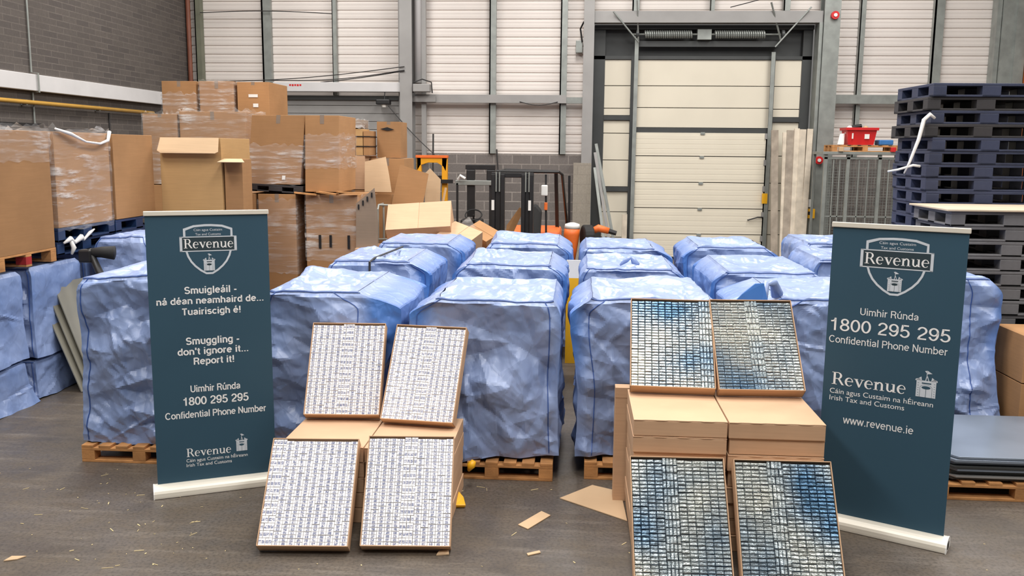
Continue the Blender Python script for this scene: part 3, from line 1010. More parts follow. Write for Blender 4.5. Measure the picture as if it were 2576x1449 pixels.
MB().tube([(0.46, 9.5, 1.42), (0.52, 9.52, 1.47), (0.57, 9.5, 1.5), (0.6, 9.52, 1.46), (0.66, 9.5, 1.43)], [0.01, 0.03, 0.02, 0.035, 0.01], 7).build('knot', M_COVER, kn, smooth=True)
yb = thing('display_board', 'yellow and white board standing between the middle blue covers', 'board', (0, 11.05, 0))
MB().box(-0.11, 0.06, 11.04, 11.06, 0.0, 1.06).build('yellow_panel', M_YELT, yb)
MB().box(-0.11, 0.06, 11.04, 11.06, 1.06, 1.28).build('white_panel', M_WHITE, yb)
tag(MB().tube([(-2.12, 9.22, 1.0), (-2.12, 9.235, 1.44), (-2.08, 9.3, 1.475), (-2.0, 10.4, 1.475)], 0.012, 6).build('strap', M_CABLE), 'thin black strap over the second row left blue cover', 'strap')

# ------------------------------------------------------------------ flat cartons and display trays
def carton(name, x0, x1, y0, y1, z0, z1, label, group, mat, wavy=False):
    t = thing(name, label, 'carton', ((x0 + x1) / 2, (y0 + y1) / 2, z0), group)
    MB().box(x0, x1, y0, y1, z0, z1 - 0.006).build('carton_body', mat, t, 0.004)
    mb = MB()
    n = 24
    pts = []
    for i in range(n + 1):
        x = x0 + (x1 - x0) * i / n
        pts.append((x, y0 - 0.003 + (0.004 if (i // 3) % 2 else 0), z1 - 0.006))
    pts += [(x1, y1, z1 - 0.006), (x0, y1, z1 - 0.006)]
    mb.slab(pts, (0, 0, 1), 0.005)
    mb.build('top_flap', mat, t)
    return t


rj = random.Random(5)
for ci, (xa, xb, nm) in enumerate(((-2.04, -1.445, 'left'), (-1.435, -0.84, 'right'))):
    for k in range(5):
        j = rj.uniform(-0.012, 0.012)
        carton('flat_carton', xa + j * 0.3, xb + j * 0.3, 6.0 + j, 6.76 + j, k * 0.11 + 0.001, k * 0.11 + 0.109,
               'flat brown carton in the %s column under the white pack trays, %s' % (nm, ORD[4 - k]), 'flat cartons stacked under the white trays', M_CARDT)
for ci, (xa, xb, nm) in enumerate(((0.4, 0.998, 'left'), (1.012, 1.618, 'right'))):
    for k in range(8):
        j = rj.uniform(-0.014, 0.014)
        carton('flat_carton', xa + j * 0.5, xb + j * 0.2, 5.78 + j, 6.54 + j, k * 0.11 + 0.001, k * 0.11 + 0.109,
               'flat brown carton in the %s column under the foil trays, %s' % (nm, ORD[7 - k]), 'flat cartons stacked under the foil trays', M_CARDT)
t = thing('upright_carton', 'flat brown carton standing on end against the back of the foil tray stack', 'carton', (0.6, 6.62, 0))
MB().box(0.31, 0.92, 6.58, 6.69, 0.0, 0.875).build('carton_body', M_CARDT, t, 0.004)
MB().box(0.31, 0.92, 6.577, 6.58, 0.8, 0.875).build('end_flap', M_CARDT, t)

PW, PT, PH = 0.049, 0.0232, 0.084


def pack_mesh(name, m_end, m_side):
    foil = 'foil' in name
    a, b = PW / 2 - 0.0008, PT / 2 - 0.0007
    mb = MB()
    e = 0.0042 if foil else 0.0018
    vs_ = [(-a, -b, 0), (a, -b, 0), (a, b, 0), (-a, b, 0), (-a, -b, PH - e), (a, -b, PH - e), (a, b, PH - e), (-a, b, PH - e),
           (-a + e, -b + e, PH), (a - e, -b + e, PH), (a - e, b - e, PH), (-a + e, b - e, PH)]
    fs_ = [(0, 1, 5, 4), (1, 2, 6, 5), (2, 3, 7, 6), (3, 0, 4, 7), (4, 5, 9, 8), (5, 6, 10, 9), (6, 7, 11, 10), (7, 4, 8, 11), (8, 9, 10, 11)]
    ms = [1] * 4 + [0 if foil else 1] * 4 + [0]
    return vs_, fs_, ms


def pack_data(name, m_end, m_side, mats):
    """one mesh from a list of 4x4 placements"""
    vs0, fs0, ms0 = pack_mesh(name, m_end, m_side)
    V, F, Mi, UV = [], [], [], []
    for mt in mats:
        o = len(V)
        V += [tuple(mt @ Vector(p)) for p in vs0]
        for f, mi in zip(fs0, ms0):
            F.append(tuple(i + o for i in f))
            Mi.append(mi)
            for i in f:
                UV.append((vs0[i][0] / PW + 0.5, vs0[i][1] / PT + 0.5))
    me = bpy.data.meshes.new(name)
    me.from_pydata(V, [], F)
    me.materials.append(m_end)
    me.materials.append(m_side)
    me.polygons.foreach_set('material_index', Mi)
    uv = me.uv_layers.new(name='UVMap')
    uv.data.foreach_set('uv', [q for p in UV for q in p])
    me.update()
    return me


TRAYS = []
rp = random.Random(11)


def tray(label, packlabel, A, ang, th, L, W, kind, rotcol, mat):
    """open display box leaning back; A = lower back-left corner where it stands"""
    a, t = rad(ang), rad(th)
    u = Vector((math.cos(a), math.sin(a), 0))
    hb = Vector((-u.y, u.x, 0))
    v = hb * math.sin(t) + Vector((0, 0, math.cos(t)))
    n = u.cross(v)
    A = Vector(A)
    D, T = 0.1, 0.006
    root = thing('display_tray', label, 'tray', tuple(A))
    MB().frame(A, u, v, n, W, L, T).build('tray_base', mat, root, 0.002)
    MB().frame(A, u, v, n, T, L, D).build('side_wall', mat, root, 0.002)
    MB().frame(A + u * (W - T), u, v, n, T, L, D).build('side_wall', mat, root, 0.002)
    MB().frame(A, u, v, n, W, T, D).build('end_wall', mat, root, 0.002)
    MB().frame(A + v * (L - T), u, v, n, W, T, D * 1.0).build('end_wall', mat, root, 0.002)
    # packs: ten columns across and one column of packs turned a quarter, four wide
    Mx = []
    iw, il = W - 2 * T, L - 2 * T - 0.012
    tot = 10 * PW + 4 * PT
    su = iw / tot
    x = T
    rows = int(il // PT)
    for col in range(11):
        if col == rotcol:
            nr = int((il + 0.012) // PW)
            for r in range(nr):
                for k in range(4):
                    cu = x + (k + 0.5) * PT * su
                    cv = T + (r + 0.5) * (il + 0.012) / nr
                    Mx.append((cu, cv, 1))
            x += 4 * PT * su
        else:
            for r in range(rows):
                Mx.append((x + PW * su / 2, T + (r + 0.5) * il / rows, 0))
            x += PW * su
    B3 = Matrix(((u.x, v.x, n.x), (u.y, v.y, n.y), (u.z, v.z, n.z)))
    out = []
    for cu, cv, ro in Mx:
        o = A + u * cu + v * cv + n * (T + 0.001 + rp.uniform(0, 0.003))
        R = B3 @ Matrix.Rotation((math.pi / 2 if ro else 0) + rp.uniform(-0.012, 0.012), 3, 'Z') @ Matrix.Rotation(rp.uniform(-0.02, 0.02), 3, 'X') @ Matrix.Diagonal((su if not ro else 0.995, 0.995 if not ro else su, 1)).to_3x3()
        m4 = R.to_4x4()
        m4.translation = o
        out.append((m4, packlabel))
    TRAYS.append((kind, out))
    return root


tray('open tray of white packs standing on the floor, lower left of the four', 'white cigarette pack with blue print in the lower left white tray', (-2.018, 5.5, 0.001), 4.1, 42, 0.75, 0.59, 'w', 0, M_CARDT)
tray('open tray of white packs standing on the floor, lower right of the four', 'white cigarette pack with blue print in the lower right white tray', (-1.36, 5.575, 0.001), 4.3, 38, 0.75, 0.585, 'w', 5, M_CARDT)
tray('open tray of white packs on the left carton stack, upper left of the four', 'white cigarette pack', (-2.036, 6.64, 0.552), 3.8, 33, 0.75, 0.575, 'w', 5, M_CARDT)
tray('open tray of white packs on the left carton stack, upper right and tilted', 'white cigarette pack', (-1.424, 6.585, 0.552), -6.6, 34.5, 0.77, 0.56, 'w', 5, M_CARDT)
tray('open tray of foil packs on the right carton stack, upper left of the four', 'silver pack', (0.405, 6.43, 0.882), -2.2, 43, 0.75, 0.6, 'f', 10, M_CARDT)
tray('open tray of foil packs on the right carton stack, upper right of the four', 'silver pack', (1.018, 6.40, 0.882), 2.5, 41.5, 0.75, 0.605, 'f', 5, M_CARDT)
tray('open tray of foil packs standing on the floor, lower left and bluest', 'silver blue foil cigarette pack in the lower left foil tray', (0.385, 5.30, 0.001), 2.0, 38, 0.76, 0.6, 'f', 4, M_CARDT)
tray('open tray of foil packs standing on the floor, lower right beside the banner', 'silver foil cigarette pack in the lower right foil tray', (1.028, 5.29, 0.001), 1.0, 36, 0.76, 0.61, 'f', 4, M_CARDT)

CAMP = Vector((0, 0, 2.6))
CF = Vector(FW)
for kind, me_end, me_side, nm, stl in (('w', M_PACK, M_PACKW, 'cigarette_pack', 'remaining white cigarette packs filling the four white trays'),
                                       ('f', M_FOIL, M_FOILD, 'foil_pack', 'remaining silver foil cigarette packs filling the four foil trays')):
    allp = [q for k, out in TRAYS if k == kind for q in out]

    def key(q):
        p = q[0].translation - CAMP
        z_ = p.dot(CF)
        y_ = -p.dot(UU) / z_ * 2300 + 724.5
        return z_ + (100 if y_ > 1440 else 0)
    allp.sort(key=key)
    one = pack_data(nm, me_end, me_side, [Matrix.Identity(4)])
    proto = bpy.data.objects.new(nm, one)
    for i, (m4, lb) in enumerate(allp[:300]):
        o = proto if i == 0 else proto.copy()
        COL.objects.link(o)
        o.matrix_world = m4
        tag(o, lb, 'cigarette pack', 'packs in the ' + lb.split(' in the ')[-1])
    rest = pack_data(nm + 's', me_end, me_side, [q[0] for q in allp[300:]])
    o = bpy.data.objects.new(nm + 's', rest)
    COL.objects.link(o)
    tag(o, stl, 'cigarette packs', kind='stuff')

# ------------------------------------------------------------------ roller banners
class Panel:
    """flat print surface: u across (m), v down (m)"""

    def __init__(self, o, ux, vx, n):
        self.o, self.u, self.v, self.n = Vector(o), Vector(ux), Vector(vx), Vector(n)

    def p(self, a, b, k=0.0012):
        return self.o + self.u * a + self.v * b + self.n * k


def ribbon(mb, P, pts, wd, k=0.0012, closed=False):
    pts = [Vector((a, b, 0)) for a, b in pts]
    n = len(pts)
    L, R = [], []
    for i in range(n):
        a = pts[(i - 1) % n] if (closed or i > 0) else pts[i]
        b = pts[(i + 1) % n] if (closed or i < n - 1) else pts[i]
        d = (b - a).normalized()
        q = Vector((-d.y, d.x, 0))
        m = 1.0
        d1 = (pts[i] - a)
        if d1.length > 1e-9 and (b - pts[i]).length > 1e-9:
            cs = d1.normalized().dot(d)
            m = 1 / max(cs, 0.5)
        L.append(pts[i] + q * wd / 2 * m)
        R.append(pts[i] - q * wd / 2 * m)
    vs_ = [tuple(P.p(q.x, q.y, k)) for q in L + R]
    fs_ = [(i, (i + 1) % n, n + (i + 1) % n, n + i) for i in range(n if closed else n - 1)]
    mb.add(vs_, fs_)


def poly(mb, P, pts, k=0.0012):
    mb.add([tuple(P.p(a, b, k)) for a, b in pts], [tuple(range(len(pts)))])


def arc(cx, cy, rx, ry, a0, a1, n=18):
    return [(cx + rx * math.cos(rad(a0 + (a1 - a0) * i / n)), cy + ry * math.sin(rad(a0 + (a1 - a0) * i / n))) for i in range(n + 1)]


def ringarc(mb, P, T, cx, cy, rx, ry, ix, iy, dx, a0, a1, n=22, k=0.0012):
    o, i = arc(cx, cy, rx, ry, a0, a1, n), arc(cx + dx, cy, ix, iy, a0, a1, n)
    vs_ = [tuple(P.p(*T(*q), k)) for q in o + i]
    m = n + 1
    mb.add(vs_, [(j, j + 1, m + j + 1, m + j) for j in range(n)])


def serif_word(mb, P, u0, u1, vb, cap, k=0.0016):
    """the word Revenue in a bracketed serif letter, from u0 to u1 on baseline vb"""
    W = [('R', 0.78), ('e', 0.56), ('v', 0.60), ('e', 0.56), ('n', 0.66), ('u', 0.66), ('e', 0.54)]
    tot = sum(q[1] for q in W)
    sx = (u1 - u0) / tot
    x = 0.0
    for ch, adv in W:
        ox = x

        def T(a, b):
            return (u0 + (ox + a) * sx, vb - b * cap)

        def pg(pts):
            poly(mb, P, [T(*q) for q in pts], k)
        if ch == 'R':
            pg([(0.12, 0), (0.25, 0), (0.25, 1), (0.12, 1)])
            pg([(0.03, 0), (0.34, 0), (0.34, 0.045), (0.03, 0.045)])
            pg([(0.03, 0.955), (0.3, 0.955), (0.3, 1), (0.03, 1)])
            pg([(0.25, 0.94), (0.4, 0.94), (0.4, 1), (0.25, 1)])
            pg([(0.25, 0.46), (0.4, 0.46), (0.4, 0.52), (0.25, 0.52)])
            ringarc(mb, P, T, 0.38, 0.73, 0.25, 0.27, 0.12, 0.21, 0.0, -90, 90, k=k)
            pg([(0.36, 0.5), (0.5, 0.5), (0.74, 0.05), (0.8, 0), (0.63, 0)])
        elif ch == 'e':
            ringarc(mb, P, T, 0.28, 0.33, 0.25, 0.35, 0.15, 0.295, 0.03, 2, 318, 30, k=k)
            pg([(0.1, 0.34), (0.53, 0.34), (0.53, 0.395), (0.1, 0.395)])
        elif ch == 'v':
            pg([(0.06, 0.64), (0.2, 0.64), (0.37, 0.17), (0.3, -0.01)])
            pg([(0.3, -0.01), (0.37, 0.02), (0.545, 0.64), (0.485, 0.64)])
            pg([(0.0, 0.62), (0.26, 0.62), (0.26, 0.66), (0.0, 0.66)])
            pg([(0.4, 0.62), (0.62, 0.62), (0.62, 0.66), (0.4, 0.66)])
        elif ch == 'n':
            pg([(0.09, 0), (0.21, 0), (0.21, 0.66), (0.09, 0.62)])
            pg([(0.02, 0), (0.28, 0), (0.28, 0.04), (0.02, 0.04)])
            pg([(0.02, 0.62), (0.21, 0.66), (0.21, 0.6), (0.02, 0.58)])
            ringarc(mb, P, T, 0.36, 0.42, 0.2, 0.25, 0.08, 0.17, 0.0, 0, 165, k=k)
            pg([(0.44, 0), (0.56, 0), (0.56, 0.43), (0.44, 0.43)])
            pg([(0.38, 0), (0.64, 0), (0.64, 0.04), (0.38, 0.04)])
        elif ch == 'u':
            pg([(0.09, 0.24), (0.21, 0.24), (0.21, 0.66), (0.09, 0.66)])
            pg([(0.02, 0.62), (0.21, 0.62), (0.21, 0.66), (0.02, 0.66)])
            ringarc(mb, P, T, 0.29, 0.25, 0.2, 0.26, 0.08, 0.18, 0.0, 180, 345, k=k)
            pg([(0.45, 0), (0.57, 0.02), (0.57, 0.66), (0.45, 0.66)])
            pg([(0.38, 0.62), (0.57, 0.62), (0.57, 0.66), (0.38, 0.66)])
            pg([(0.5, 0), (0.64, 0.0), (0.64, 0.04), (0.5, 0.05)])
        x += adv


def castle(mb, md, P, u0, u1, v0, v1):
    """gate tower emblem with a flag and a tree in the arch; bright shapes in mb, dark in md"""
    W, Hh = u1 - u0, v1 - v0

    def pg(m_, pts, k):
        poly(m_, P, [(u0 + a * W, v1 - b * Hh) for a, b in pts], k)
    pg(mb, [(0.06, 0), (0.94, 0), (0.94, 0.6), (0.06, 0.6)], 0.0014)
    pg(mb, [(0, 0.6), (1, 0.6), (0.98, 0.66), (0.82, 0.7), (0.72, 0.62), (0.28, 0.62), (0.18, 0.7), (0.02, 0.66)], 0.0014)
    pg(mb, [(0.7, 0.6), (0.98, 0.62), (0.74, 0.76)], 0.0014)
    pg(mb, [(0.3, 0.6), (0.02, 0.62), (0.26, 0.76)], 0.0014)
    pg(mb, [(0.44, 0.62), (0.48, 0.62), (0.53, 0.8), (0.49, 0.8)], 0.0014)
    pg(mb, [(0.58, 0.62), (0.62, 0.62), (0.54, 0.8), (0.5, 0.8)], 0.0014)
    pg(mb, [(0.49, 0.78), (0.52, 0.78), (0.52, 1), (0.49, 1)], 0.0014)
    pg(mb, [(0.4, 0.98), (0.52, 1), (0.74, 0.9), (0.52, 0.87)], 0.0014)
    pg(md, [(0.3, 0.5), (0.72, 0.5), (0.72, 0.545), (0.3, 0.545)], 0.0019)
    pg(md, [(0.5 + 0.2 * math.cos(a), 0.36 + 0.06 * math.sin(a)) for a in [i * math.pi / 8 for i in range(16)]], 0.0019)
    pg(md, [(0.49, 0), (0.51, 0), (0.51, 0.34), (0.49, 0.34)], 0.0019)
    ring = [(0.5 + 0.27 * math.cos(rad(a)), 0.34 + 0.13 * math.sin(rad(a))) for a in range(0, 181, 15)]
    ribbon(md, P, [(u0 + a * W, v1 - b * Hh) for a, b in [(0.77, 0.0)] + ring + [(0.23, 0)]], 0.012 * W, 0.0019)
    for i in range(6):
        for sd in (0.12, 0.84):
            pg(md, [(sd, 0.06 + i * 0.09), (sd + 0.05, 0.06 + i * 0.09), (sd + 0.05, 0.075 + i * 0.09), (sd, 0.075 + i * 0.09)], 0.0019)


def text_mesh(body, P, u0, u1, vb, cap, bold=0.0, k=0.0014):
    cu = bpy.data.curves.new('lettering', 'FONT')
    cu.body = body
    cu.size = 1.0
    cu.offset = bold
    cu.resolution_u = 6
    ob = bpy.data.objects.new('lettering', cu)
    COL.objects.link(ob)
    dg = bpy.context.evaluated_depsgraph_get()
    me = bpy.data.meshes.new_from_object(ob.evaluated_get(dg))
    vs_ = [v.co.copy() for v in me.vertices]
    fs_ = [tuple(p.vertices) for p in me.polygons]
    bpy.data.objects.remove(ob)
    bpy.data.meshes.remove(me)
    x0, x1 = min(v.x for v in vs_), max(v.x for v in vs_)
    sx = (u1 - u0) / (x1 - x0)
    sy = cap / 0.73
    mb = MB()
    mb.add([tuple(P.p(u0 + (v.x - x0) * sx, vb - v.y * sy, k)) for v in vs_], fs_)
    return mb


def _A(cx, cy, rx, ry, a0, a1):
    n = max(6, int(abs(a1 - a0) / 12))
    return [(cx + rx * math.cos(rad(a0 + (a1 - a0) * i / n)), cy + ry * math.sin(rad(a0 + (a1 - a0) * i / n))) for i in range(n + 1)]


_bowl = _A(0.28, 0.365, 0.21, 0.3, 0, 360)
_bowlr = _A(0.31, 0.365, 0.21, 0.3, 0, 360)
_acc = [(0.25, 0.85), (0.37, 1.05)]
GROT = {  # plain grotesque letters as centre lines: (advance, strokes)
    'a': (0.58, [[(0.09, 0.52)] + _A(0.28, 0.47, 0.19, 0.195, 160, 0) + [(0.47, 0.05)], [(0.47, 0.41), (0.3, 0.37), (0.14, 0.31), (0.075, 0.2), (0.12, 0.1), (0.22, 0.06), (0.34, 0.09), (0.44, 0.18), (0.47, 0.28)]]),
    'b': (0.6, [[(0.1, 0), (0.1, 1)], _bowlr]), 'c': (0.55, [_A(0.3, 0.365, 0.23, 0.3, 42, 318)]), 'd': (0.6, [_bowl, [(0.49, 0), (0.49, 1)]]),
    'e': (0.6, [[(0.08, 0.385), (0.53, 0.385)] + _A(0.3, 0.365, 0.23, 0.3, 4, 318)]),
    'f': (0.31, [_A(0.29, 0.79, 0.14, 0.15, 80, 180) + [(0.15, 0.0)], [(0.01, 0.665), (0.3, 0.665)]]),
    'g': (0.6, [_bowl, [(0.49, 0.73)] + _A(0.28, -0.03, 0.21, 0.18, 0, -155)]), 'h': (0.6, [[(0.1, 0), (0.1, 1)], [(0.1, 0.4)] + _A(0.3, 0.43, 0.2, 0.235, 180, 0) + [(0.5, 0)]]),
    'i': (0.24, [[(0.12, 0), (0.12, 0.73)], [(0.12, 0.87), (0.12, 1.0)]]), 'l': (0.24, [[(0.12, 0), (0.12, 1)]]),
    'm': (0.9, [[(0.1, 0), (0.1, 0.73)], [(0.1, 0.4)] + _A(0.275, 0.46, 0.175, 0.205, 180, 0) + [(0.45, 0)], [(0.45, 0.4)] + _A(0.625, 0.46, 0.175, 0.205, 180, 0) + [(0.8, 0)]]),
    'n': (0.6, [[(0.1, 0), (0.1, 0.73)], [(0.1, 0.4)] + _A(0.3, 0.43, 0.2, 0.235, 180, 0) + [(0.5, 0)]]), 'o': (0.6, [_A(0.3, 0.365, 0.24, 0.3, 0, 360)]),
    'p': (0.6, [[(0.1, -0.24), (0.1, 0.73)], _bowlr]), 'r': (0.38, [[(0.1, 0), (0.1, 0.73)], [(0.1, 0.36)] + _A(0.34, 0.4, 0.24, 0.265, 180, 88)]),
    's': (0.53, [_A(0.26, 0.525, 0.18, 0.14, 25, 270) + _A(0.26, 0.215, 0.2, 0.155, 85, -155)]),
    't': (0.33, [[(0.16, 0.92), (0.16, 0.18), (0.19, 0.09), (0.32, 0.06)], [(0.01, 0.665), (0.31, 0.665)]]),
    'u': (0.6, [[(0.1, 0.73)] + _A(0.3, 0.3, 0.2, 0.235, 180, 360) + [(0.5, 0.35)], [(0.5, 0.73), (0.5, 0)]]),
    'v': (0.52, [[(0.04, 0.73), (0.26, 0.0)], [(0.26, 0.0), (0.48, 0.73)]]),
    'w': (0.78, [[(0.04, 0.73), (0.21, 0.0)], [(0.21, 0.0), (0.39, 0.73)], [(0.39, 0.73), (0.57, 0.0)], [(0.57, 0.0), (0.74, 0.73)]]),
    'C': (0.76, [_A(0.39, 0.5, 0.32, 0.435, 42, 318)]), 'N': (0.72, [[(0.1, 0), (0.1, 1)], [(0.1, 0.96), (0.62, 0.04)], [(0.62, 0), (0.62, 1)]]),
    'P': (0.66, [[(0.1, 0), (0.1, 1)], [(0.1, 0.935), (0.38, 0.935)] + _A(0.38, 0.7, 0.21, 0.235, 90, -90) + [(0.1, 0.465)]]),
    'R': (0.7, [[(0.1, 0), (0.1, 1)], [(0.1, 0.935), (0.39, 0.935)] + _A(0.39, 0.715, 0.2, 0.22, 90, -90) + [(0.1, 0.495)], [(0.42, 0.495), (0.53, 0.36), (0.57, 0.12), (0.62, 0)]]),
    'S': (0.68, [_A(0.34, 0.72, 0.24, 0.215, 22, 265) + _A(0.34, 0.285, 0.26, 0.22, 85, -158)]), 'T': (0.62, [[(0.31, 0), (0.31, 0.935)], [(0.02, 0.935), (0.6, 0.935)]]),
    'U': (0.72, [[(0.1, 1)] + _A(0.36, 0.35, 0.26, 0.285, 180, 360) + [(0.62, 1)]]),
    '0': (0.56, [_A(0.28, 0.5, 0.21, 0.435, 0, 360)]), '1': (0.56, [[(0.33, 0), (0.33, 1)], [(0.33, 0.92), (0.28, 0.8), (0.2, 0.745), (0.09, 0.73)]]),
    '2': (0.56, [_A(0.28, 0.69, 0.2, 0.245, 172, -35) + [(0.33, 0.42), (0.16, 0.26), (0.085, 0.065)], [(0.05, 0.065), (0.5, 0.065)]]),
    '5': (0.56, [[(0.47, 0.935), (0.16, 0.935)], [(0.16, 0.98), (0.1, 0.45)], _A(0.27, 0.325, 0.21, 0.265, 145, -160)]),
    '8': (0.56, [_A(0.28, 0.735, 0.17, 0.2, 0, 360), _A(0.28, 0.28, 0.21, 0.22, 0, 360)]),
    '9': (0.56, [_A(0.28, 0.67, 0.2, 0.265, 0, 360), [(0.48, 0.72)] + _A(0.265, 0.5, 0.22, 0.435, 10, -150)]),
    '.': (0.26, [[(0.13, 0), (0.13, 0.135)]]), '-': (0.38, [[(0.04, 0.35), (0.34, 0.35)]]), "'": (0.22, [[(0.11, 0.68), (0.11, 1.0)]]),
    '!': (0.28, [[(0.14, 0.29), (0.14, 1)], [(0.14, 0), (0.14, 0.135)]]), ' ': (0.28, []),
}
for k_, b_ in (('á', 'a'), ('é', 'e'), ('ú', 'u')):
    GROT[k_] = (GROT[b_][0], GROT[b_][1] + [_acc])


def grot_word(body, P, u0, u1, vb, cap, st, k=0.0014):
    mb = MB()
    ex = 0.06 if st > 0.15 else 0.03
    tot = sum(GROT[ch][0] + ex for ch in body)
    sx = (u1 - u0) / tot
    x = 0.0
    for ch in body:
        adv, strokes = GROT[ch]
        for pts in strokes:
            n = len(pts)
            closed = n > 3 and abs(pts[0][0] - pts[-1][0]) < 1e-6 and abs(pts[0][1] - pts[-1][1]) < 1e-6
            L, R = [], []
            for i in range(n):
                a = pts[i - 1] if i > 0 else (pts[-2] if closed else pts[i])
                b = pts[i + 1] if i < n - 1 else (pts[1] if closed else pts[i])
                d = Vector((b[0] - a[0], b[1] - a[1], 0)).normalized()
                L.append((pts[i][0] - d.y * st / 2, pts[i][1] + d.x * st / 2))
                R.append((pts[i][0] + d.y * st / 2, pts[i][1] - d.x * st / 2))
            vs_ = [tuple(P.p(u0 + (x + q[0]) * sx, vb - q[1] * cap, k)) for q in L + R]
            mb.add(vs_, [(i, i + 1, n + i + 1, n + i) for i in range(n - 1)])
        x += adv + ex
    return mb


def shield(P, panel, W, cu, ut, vt, vb_, bx0, bx1, by0, by1, small):
    """shield badge: outline, name bar, small two line text, tower"""
    mb, md = MB(), MB()
    hw = (bx1 - bx0) / 2
    top = [(cu - 0.83 * hw, by0), (cu - 0.83 * hw, vt + 0.42 * (by0 - vt)), (cu - 0.5 * hw, vt + 0.17 * (by0 - vt)), (cu - 0.12 * hw, vt + 0.01), (cu + 0.12 * hw, vt + 0.01),
           (cu + 0.5 * hw, vt + 0.17 * (by0 - vt)), (cu + 0.83 * hw, vt + 0.42 * (by0 - vt)), (cu + 0.83 * hw, by0)]
    ribbon(mb, P, top, 0.016)
    H2 = vb_ - by1
    low = []
    for i in range(21):
        t = i / 20
        x = cu + hw * 0.78 * math.cos(math.pi * t) * -1
        y = by1 + H2 * (math.sin(math.pi * t) ** 0.8) if 0 < t < 1 else by1
        low.append((x, y))
    # a pointed lower outline
    low = [(cu + sgn * hw * 0.78 * f, by1 + H2 * g) for sgn, seq in ((-1, [(1, 0), (0.93, 0.22), (0.8, 0.45), (0.62, 0.65), (0.38, 0.84), (0.14, 0.975)]), (1, [(0.14, 0.975), (0.38, 0.84), (0.62, 0.65), (0.8, 0.45), (0.93, 0.22), (1, 0)])) for f, g in seq]
    ribbon(mb, P, low, 0.014)
    poly(md, P, [(bx0, by0), (bx1, by0), (bx1, by1), (bx0, by1)], 0.0009)
    ribbon(mb, P, [(bx0, by0), (bx1, by0)], 0.007)
    ribbon(mb, P, [(bx0, by1), (bx1, by1)], 0.007)
    ribbon(mb, P, [(bx0 + 0.008, by0 - 0.003), (bx0 + 0.008, by1 + 0.003)], 0.018)
    ribbon(mb, P, [(bx1 - 0.008, by0 - 0.003), (bx1 - 0.008, by1 + 0.003)], 0.018)
    cw = hw * 0.22
    castle(mb, md, P, cu - cw, cu + cw, by1 + 0.02, by1 + H2 * 0.86)
    mb.build('shield_emblem', M_INKS, panel)
    md.build('emblem_ground', M_INKD, panel)
    sw = MB()
    serif_word(sw, P, bx0 + 0.025, bx1 - 0.024, by1 - 0.022, (by1 - by0) * 0.66)
    sw.build('lettering', M_INK, panel)
    for body, f, v in small:
        text_mesh(body, P, cu - f * hw, cu + f * hw, v, 0.018, 0.004).build('lettering', M_INKS, panel)


